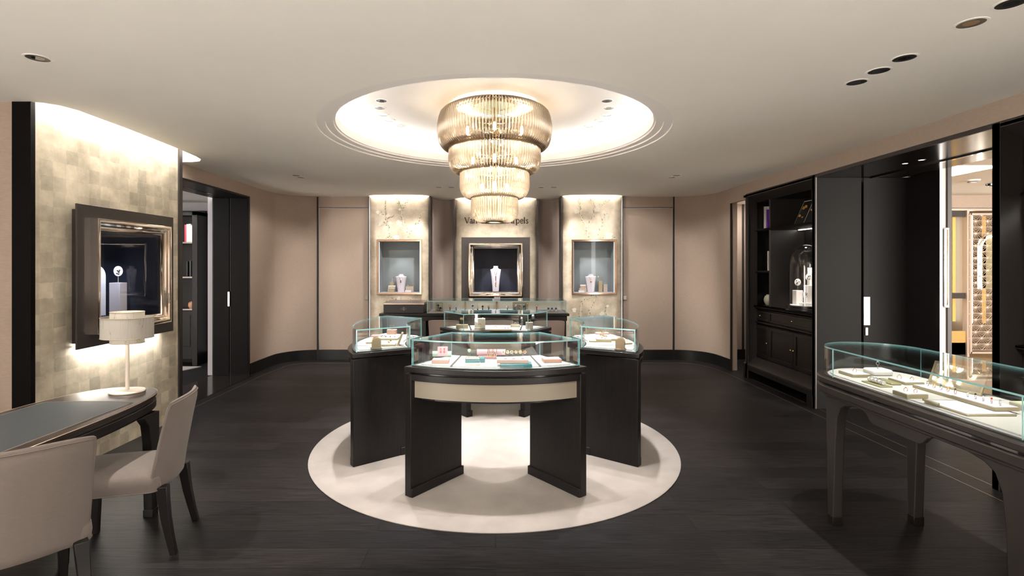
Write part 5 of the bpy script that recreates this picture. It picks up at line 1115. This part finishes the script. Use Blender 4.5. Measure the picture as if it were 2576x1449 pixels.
for px, h, me, di, stp, lb in ((1132, .078, ROSE, PINKS, BLK, 'round watch with a pink dial, first past the framed box'), (1147.5, .078, SILV, IVORY, BLUE, 'round silver watch, second past the framed box'), (1189, .085, SILV, BLUE, IVORY, 'tall slender bracelet watch left of the case middle'),
        (1201.5, .055, GOLD, IVORY, BLK, 'lowest small gold watch of the middle trio'), (1214, .075, GOLD, BLK, BLK, 'gold watch on black strap in the centre of the trio'), (1229.5, .075, ROSE, IVORY, mat('burgundy_strap', (.20, .02, .03), .5), 'rose gold watch on burgundy strap, right of the trio'),
        (1276.5, .065, SILV, IVORY, BLK, 'single silver watch before the second framed box'), (1350.5, .085, ROSE, IVORY, mat('red_strap', (.50, .06, .03), .5), 'watch on red strap standing near the right of the case')):
    watch(lb, cwx(px), 7.45, .9045, h, me, di, stp)
for px, w_, y, lb in ((1099, .10, 7.36, 'small gilt plinth before the framed watch box'), (1129, .06, 7.41, 'low gilt plate under the pink dial watch'), (1192, .10, 7.38, 'low gilt plate before the slender watch'), (1220, .12, 7.37, 'low olive plate before the middle trio of watches'), (1275, .10, 7.39, 'low plate before the single silver watch'), (1311, .11, 7.38, 'low gilt plate before the blue dial watches'), (1351, .09, 7.38, 'low ivory plate before the red strap watch'), (1386, .10, 7.34, 'low gilt plate before the white watches')):
    block(lb, cwx(px, y), y, .9045, w_, .04, .010, GILT if 'ivory' not in lb else CREAM, name='display_plate', cat='display plate', bev=.001)
for (px, w_, lb) in ((1104.5, .105, 'square cream framed box with two dark watches'), (1307, .20, 'wide cream framed box behind three watches')):
    t = thing('framed_watch_box', lb, 'watch box', (cwx(px, 7.53), 7.53, .9045)); a = w_/2
    b = B(); b.box(-a, a, .01, .03, 0, .125); obj('back_board', b, CREAM, t, bevel=.002)
    b = B(); b.box(-a, a, -.01, .01, .115, .125); b.box(-a, a, -.01, .01, 0, .02); b.box(-a, -a+.01, -.01, .01, .02, .115); b.box(a-.01, a, -.01, .01, .02, .115); obj('box_frame', b, GILT, t, bevel=.001)
for k, (px, di) in enumerate(((1297, IVORY), (1307, ROSE), (1318, BLUE))): watch('watch standing before the wide framed box, %s' % ['left one with white dial', 'middle one with rose dial', 'right one with blue dial'][k], cwx(px, 7.47), 7.47, .9045, .078, SILV, di, BLK, .020)
for k, (px, h) in enumerate(((1103, .085), (1108, .05))): watch('dark watch inside the square framed box, %s' % ['upper one', 'lower one'][k], cwx(px, 7.515), 7.505, .9045, h, SILV, BLK, BLK, .018)
for k, px in enumerate((1379.5, 1388.5, 1398.5)): watch('watch on a white cushion at the right end of the case, %s of three' % ['left', 'middle', 'right'][k], cwx(px, 7.42), 7.42, .9045, .045, SILV, BLUE, IVORY, .018, 'white strap watches at the case end')
b = B(); b.box(-.045, .045, 0, .004, 0, .042); b.box(-.045, .045, 0, .025, 0, .003); tag(obj('tent_card', b, mat('lilac_card', (.72, .70, .82), .6), loc=(cwx(1250.5, 7.50), 7.50, 1.0725)), 'small pale lilac card standing on the watch case top', 'card')
# ================================================================== WALL SHOWCASES
def picture_frame(b, w2, h2, prof, m=0):
    """mitred moulding in the xz plane, centre at the origin; prof = (distance in from outer edge, y)"""
    R = []
    for (cx_, cz_) in ((-1, -1), (1, -1), (1, 1), (-1, 1)): R.append([b.v(cx_*(w2-p), y, cz_*(h2-p)) for p, y in prof])
    for i in range(4):
        A, Q = R[i], R[(i+1) % 4]; n = len(prof)
        for k in range(n): b.face([A[k], A[(k+1) % n], Q[(k+1) % n], Q[k]], m)
def big_showcase(name, label, loc, rz, box_back):
    """faces -y locally; y = 0 is the wall surface"""
    t = thing(name, label, 'wall showcase', loc, rz); w2 = .555; zc = 0
    b = B(); yzp = []
    for xa, xb, za, zb in ((-.50, -.43, -.52, .52), (.43, .50, -.52, .52), (-.43, .43, -.52, -.43), (-.43, .43, .43, .52)): b.box(xa, xb, -.09 if box_back else -.02, .0, za, zb)
    obj('spacer_box', b, CHAR, t)
    yb = -.105 if box_back else -.035; yf = yb+.0; 
    b = B(); picture_frame(b, .58, .555, [(0, yf+.015), (0, yf), (.15, yf), (.15, yf+.015)]); obj('dark_surround', b, CHAR, t, bevel=.002)
    b = B(); picture_frame(b, .455, .455, [(0, yf), (0, yf-.062), (.012, yf-.066), (.030, yf-.060), (.036, yf-.050), (.052, yf-.044), (.060, yf-.030), (.074, yf-.026), (.082, yf-.016), (.090, yf-.012), (.090, yf)]); obj('polished_frame', b, CHROME, t)
    b = B(); b.box(-.455+.001, -.445+.001-.0, yf-.060, yf, -.453, .453); obj('frame_side', b, CHAR, t) if box_back else b.bm.free()
    # lined niche
    b = B(); o_ = .372; dp = .42
    b.box(-o_-.01, -o_, yf, dp, -o_, o_); b.box(o_, o_+.01, yf, dp, -o_, o_); b.box(-o_, o_, yf, dp, o_, o_+.01); b.box(-o_, o_, dp, dp+.01, -o_, o_); obj('niche_lining', b, NAVY, t)
    b = B(); b.box(-o_, o_, yf, dp, -o_-.01, -o_); obj('niche_floor', b, NAVY, t)
    b = B(); b.box(-o_, o_, yf-.008, yf-.004, -o_, o_); obj('glass_pane', b, GLASSW, t)
    return t
big_showcase('framed_wall_showcase', 'navy wall showcase with polished frame in the centre of the back wall', (0, 8.71, 1.495), 0, False)
big_showcase('framed_wall_showcase', 'navy wall showcase with polished frame projecting from the gold leaf wall', (GX, 4.46, 1.487), PI/2, True)
bust('tall white necklace bust with gold bar pendant in the centre showcase', 0, 8.90, 1.124, .44, .185, pend='bar')
spot((0, 8.74, 1.855), (0, 8.90, 1.42), 10, 60, .5, (.95, .93, 1.0), .015)
def niche(label, cx_, pend):
    t = thing('niche_wall_showcase', label, 'wall showcase', (cx_, 8.405, 1.546)); w2, h2 = .368, .452
    b = B(); picture_frame(b, w2, h2, [(0, .03), (0, -.012), (.006, -.016), (.030, -.012), (.034, .03)]); obj('bronze_frame', b, BRONZE, t)
    b = B(); a, c, dp = w2-.03, h2-.03, .30
    b.box(-a-.01, -a, 0, dp, -c, c); b.box(a, a+.01, 0, dp, -c, c); b.box(-a, a, 0, dp, c, c+.01); b.box(-a, a, dp, dp+.01, -c, c); obj('niche_lining', b, BLUEG, t)
    b = B(); b.box(-a, a, 0, dp, -c-.01, -c+.004); obj('niche_floor', b, LILAC, t)
    b = B(); b.box(-a+.001, -a+.006, .020, .030, -c+.01, c-.01); b.box(a-.006, a-.001, .020, .030, -c+.01, c-.01); obj('side_light', b, emit('niche_led', (1, .98, .92), 1.2) if 'niche_led' not in MATS else MATS['niche_led'], t)
    b = B(); b.box(-a, a, .004, .008, -c, c); obj('glass_pane', b, GLASSW, t)
    spot((cx_, 8.45, 1.955), (cx_, 8.56, 1.25), 3, 75, .5, (.96, .95, 1.0), .015)
niche('bronze framed blue grey niche in the left painted panel', -1.578, 'two'); niche('bronze framed blue grey niche in the right painted panel', 1.613, 'round')
NZ = 1.546-.452+.035
nx = lambda px: (px-CX)*8.55/FPX
bust('small white necklace bust with dark pendants in the left niche', nx(1008), 8.58, NZ, .385*.78, .185, pend='two'); bust('small white necklace bust with round rose pendant in the right niche', nx(1487), 8.58, NZ, .385*.78, .185, pend='round')
G2 = GILT
block('gilt cube at the bottom of the left stack in the left niche', nx(985), 8.55, NZ, .115, .09, .055, G2); block('pale bracelet cushion on the gilt cube in the left niche', nx(985.5), 8.55, NZ+.0553, .112, .06, .028, CREAM)
block('white rounded slab on the bracelet cushion in the left niche', nx(986), 8.55, NZ+.0836, .115, .07, .026, IVORY, bev=.01); block('small gold cube on top of the stack in the left niche', nx(986), 8.56, NZ+.1100, .062, .05, .055, BRASS if False else GILT)
earring_stand('earrings on a T stand above the stack in the left niche', nx(986), 8.56, NZ+.165, .078, (IVORY, IVORY), SILV, w_=.05)
block('taupe block with two round studs in the left niche', nx(1030), 8.58, NZ, .13, .07, .095, BOARDG); block('white slab before the taupe block in the left niche', nx(1028), 8.50, NZ, .10, .04, .035, IVORY)
earring_stand('round pearl studs on the taupe block in the left niche', nx(1030), 8.58, NZ+.095, .012, (IVORY, GOLD), GOLD, w_=.06, gr=.012)
block('taupe block at left of the right niche', nx(1466), 8.56, NZ, .115, .07, .066, BOARDG); block('white low slab before the taupe block in the right niche', nx(1461), 8.49, NZ, .095, .04, .032, IVORY)
block('bracelet cushion with gold and pink stones on the taupe block', nx(1467), 8.56, NZ+.0663, .10, .05, .03, PEACH); block('white cap on the bracelet cushion in the right niche', nx(1467), 8.56, NZ+.0966, .096, .05, .026, IVORY, bev=.01)
block('tall gold block under the T stand earrings in the right niche', nx(1511), 8.57, NZ, .062, .05, .185, GILT); earring_stand('earrings on a T stand on the tall gold block in the right niche', nx(1510), 8.57, NZ+.185, .072, (IVORY, IVORY), SILV, w_=.05)
block('shorter taupe block with a pearl at the right of the right niche', nx(1523), 8.56, NZ, .066, .05, .13, BOARDG); ring('pearl ring on the shorter taupe block in the right niche', nx(1522), 8.56, NZ+.13, .012, SILV, IVORY, big=True)
# contents of the left showcase (opens to +x; depth goes to -x)
SZ = 1.487-.372
block('white square pillar under the oval disc in the left showcase', -3.45, 4.69, SZ, .095, .095, .30, mat('pale_lilac_pillar', (.62, .58, .62), .7))
oval_watch(-3.45, 4.69, SZ+.30, PI/2-.5, 'oval white disc with a dark brooch on the pillar in the left showcase')
t = thing('arched_white_panel', 'tall white arched panel with faint script at the near end of the left showcase', 'panel', (-3.60, 4.615, SZ), PI/2-.15)
ap = [(-.10, 0), (.10, 0), (.10, .36)] + [(.10*math.cos(a), .36+.10*math.sin(a)) for a in [PI*k/12 for k in range(1, 12)]] + [(-.10, .36)]
b = B(); b.prism(ap, -.004, .004, ax='y'); obj('arch_board', b, MATS['lit_disc'], t)
rn = random.Random(3); b = B()
for k in range(7):
    zz = .34-.035*k; b.tube(smooth_path([(-.02+.012*q+rn.uniform(-.004, .004), -.0045, zz+rn.uniform(-.008, .008)) for q in range(6)], 2), .0008, 4)
obj('script_lines', b, BLK, t)
spot((-3.30, 4.46, 1.84), (-3.66, 4.60, 1.3), 7, 75, .8, (.75, .82, 1.0), .02)
down((-3.22, 4.46, .94), 3.5, .03, .95)
b = B(); b.box(-3.262, -3.235, 3.98, 4.94, .948, .956); tag(obj('under_showcase_light', b, LED), 'bright light strip under the projecting left showcase', 'light')
# ================================================================== LETTERING ON THE BACK WALL
# glyphs as strokes: (points, width) in units of the x-height... serif capitals and lower case
def G_(ch_):
    k, h = .24, .10; K = {  # thick, hair
    'V': (1.35, [([(0, 1.45), (.62, 0)], k), ([(1.22, 1.45), (.66, 0)], h), ([(-.18, 1.45), (.24, 1.45)], h), ([(.98, 1.45), (1.42, 1.45)], h)]),
    'a': (.92, [([(.12, .78), (.25, .95), (.45, 1), (.62, .85), (.62, .12), (.78, .02), (.9, .10)], k*.8), ([(.62, .60), (.25, .48), (.08, .25), (.25, .03), (.62, .22)], k*.75)]),
    'n': (1.15, [([(.15, 1), (.15, 0)], k), ([(.15, .75), (.45, .98), (.78, .9), (.85, .6), (.85, 0)], k*.85), ([(-.05, 0), (.38, 0)], h), ([(.65, 0), (1.08, 0)], h), ([(-.02, .96), (.15, 1)], h)]),
    'C': (1.42, [([(1.2, 1.1), (1.05, 1.38), (.72, 1.47), (.35, 1.32), (.12, .95), (.12, .5), (.35, .12), (.72, -.02), (1.05, .1), (1.25, .35)], k*.8), ([(1.2, 1.45), (1.2, 1.05)], h)]),
    'l': (.5, [([(.18, 1.55), (.18, 0)], k), ([(-.02, 0), (.40, 0)], h), ([(.0, 1.5), (.18, 1.55)], h)]),
    'e': (.95, [([(.12, .55), (.80, .55), (.72, .88), (.45, 1), (.18, .82), (.1, .5), (.2, .15), (.48, 0), (.82, .2)], k*.7)]),
    'f': (.6, [([(.62, 1.45), (.42, 1.55), (.22, 1.35), (.22, 0)], k*.85), ([(0, 1.0), (.5, 1.0)], h), ([(0, 0), (.48, 0)], h)]),
    '&': (1.6, [([(1.3, .75), (1.1, .3), (.7, 0), (.3, .05), (.12, .35), (.3, .7), (.75, 1.0), (.85, 1.25), (.62, 1.47), (.38, 1.25), (.5, .9), (1.2, .05), (1.4, 0)], k*.65)]),
    'A': (1.45, [([(.08, 0), (.68, 1.48)], h*1.2), ([(.66, 1.45), (1.25, 0)], k), ([(.3, .52), (1.02, .52)], h), ([(-.1, 0), (.3, 0)], h), ([(1.03, 0), (1.45, 0)], h)]),
    'r': (.75, [([(.15, 1), (.15, 0)], k), ([(.15, .7), (.38, .98), (.62, .95)], k*.8), ([(-.05, 0), (.4, 0)], h)]),
    'p': (1.1, [([(.15, 1), (.15, -.45)], k), ([(.15, .8), (.45, 1), (.8, .85), (.92, .5), (.8, .15), (.45, 0), (.15, .15)], k*.75), ([(-.05, -.45), (.38, -.45)], h), ([(-.05, .96), (.15, 1)], h)]),
    's': (.75, [([(.6, .78), (.4, .98), (.18, .88), (.16, .68), (.55, .38), (.55, .12), (.3, 0), (.08, .2)], k*.75)]), ' ': (.55, [])}
    return K[ch_]
word = 'Van Cleef & Arpels'; ws_ = [G_(c)[0]+.10 for c in word]; tot = sum(ws_)
x0l, x1l = (1169-CX)*8.66/FPX, (1331-CX)*8.66/FPX; sc_ = (x1l-x0l)/tot; zbase = CAM_H-(561-HY)*8.66/FPX
sg = thing('wall_lettering', 'dark serif letters fixed on the centre gold panel behind the chandelier', 'lettering', (0, 8.64, zbase))
def ymid(x):
    for (xa, ya), (xb, yb) in zip(mid_pan, mid_pan[1:]):
        if xa <= x <= xb: return ya+(yb-ya)*(x-xa)/(xb-xa)
    return 8.7
cur = x0l
for c, w_ in zip(word, ws_):
    adv, strokes = G_(c); b = B()
    for pts, wd in strokes:
        pp = smooth_path(pts, 4) if len(pts) > 2 else pts
        pp = [(cur+p*sc_, q*sc_*1.15) for p, q in pp]
        off1 = offset_path(pp, wd*sc_*.62); off2 = offset_path(pp, -wd*sc_*.62)
        yb_ = min(ymid(cur), ymid(cur+w_*sc_))-8.64
        b.prism([(p, q) for p, q in off1 + off2[::-1]], yb_-.014, yb_-.004, ax='y')
    if strokes: obj('letter', b, mat('dark_bronze_letter', (.05, .035, .025), .35, metal=.5), sg, smooth=False)
    else: b.bm.free()
    cur += w_*sc_
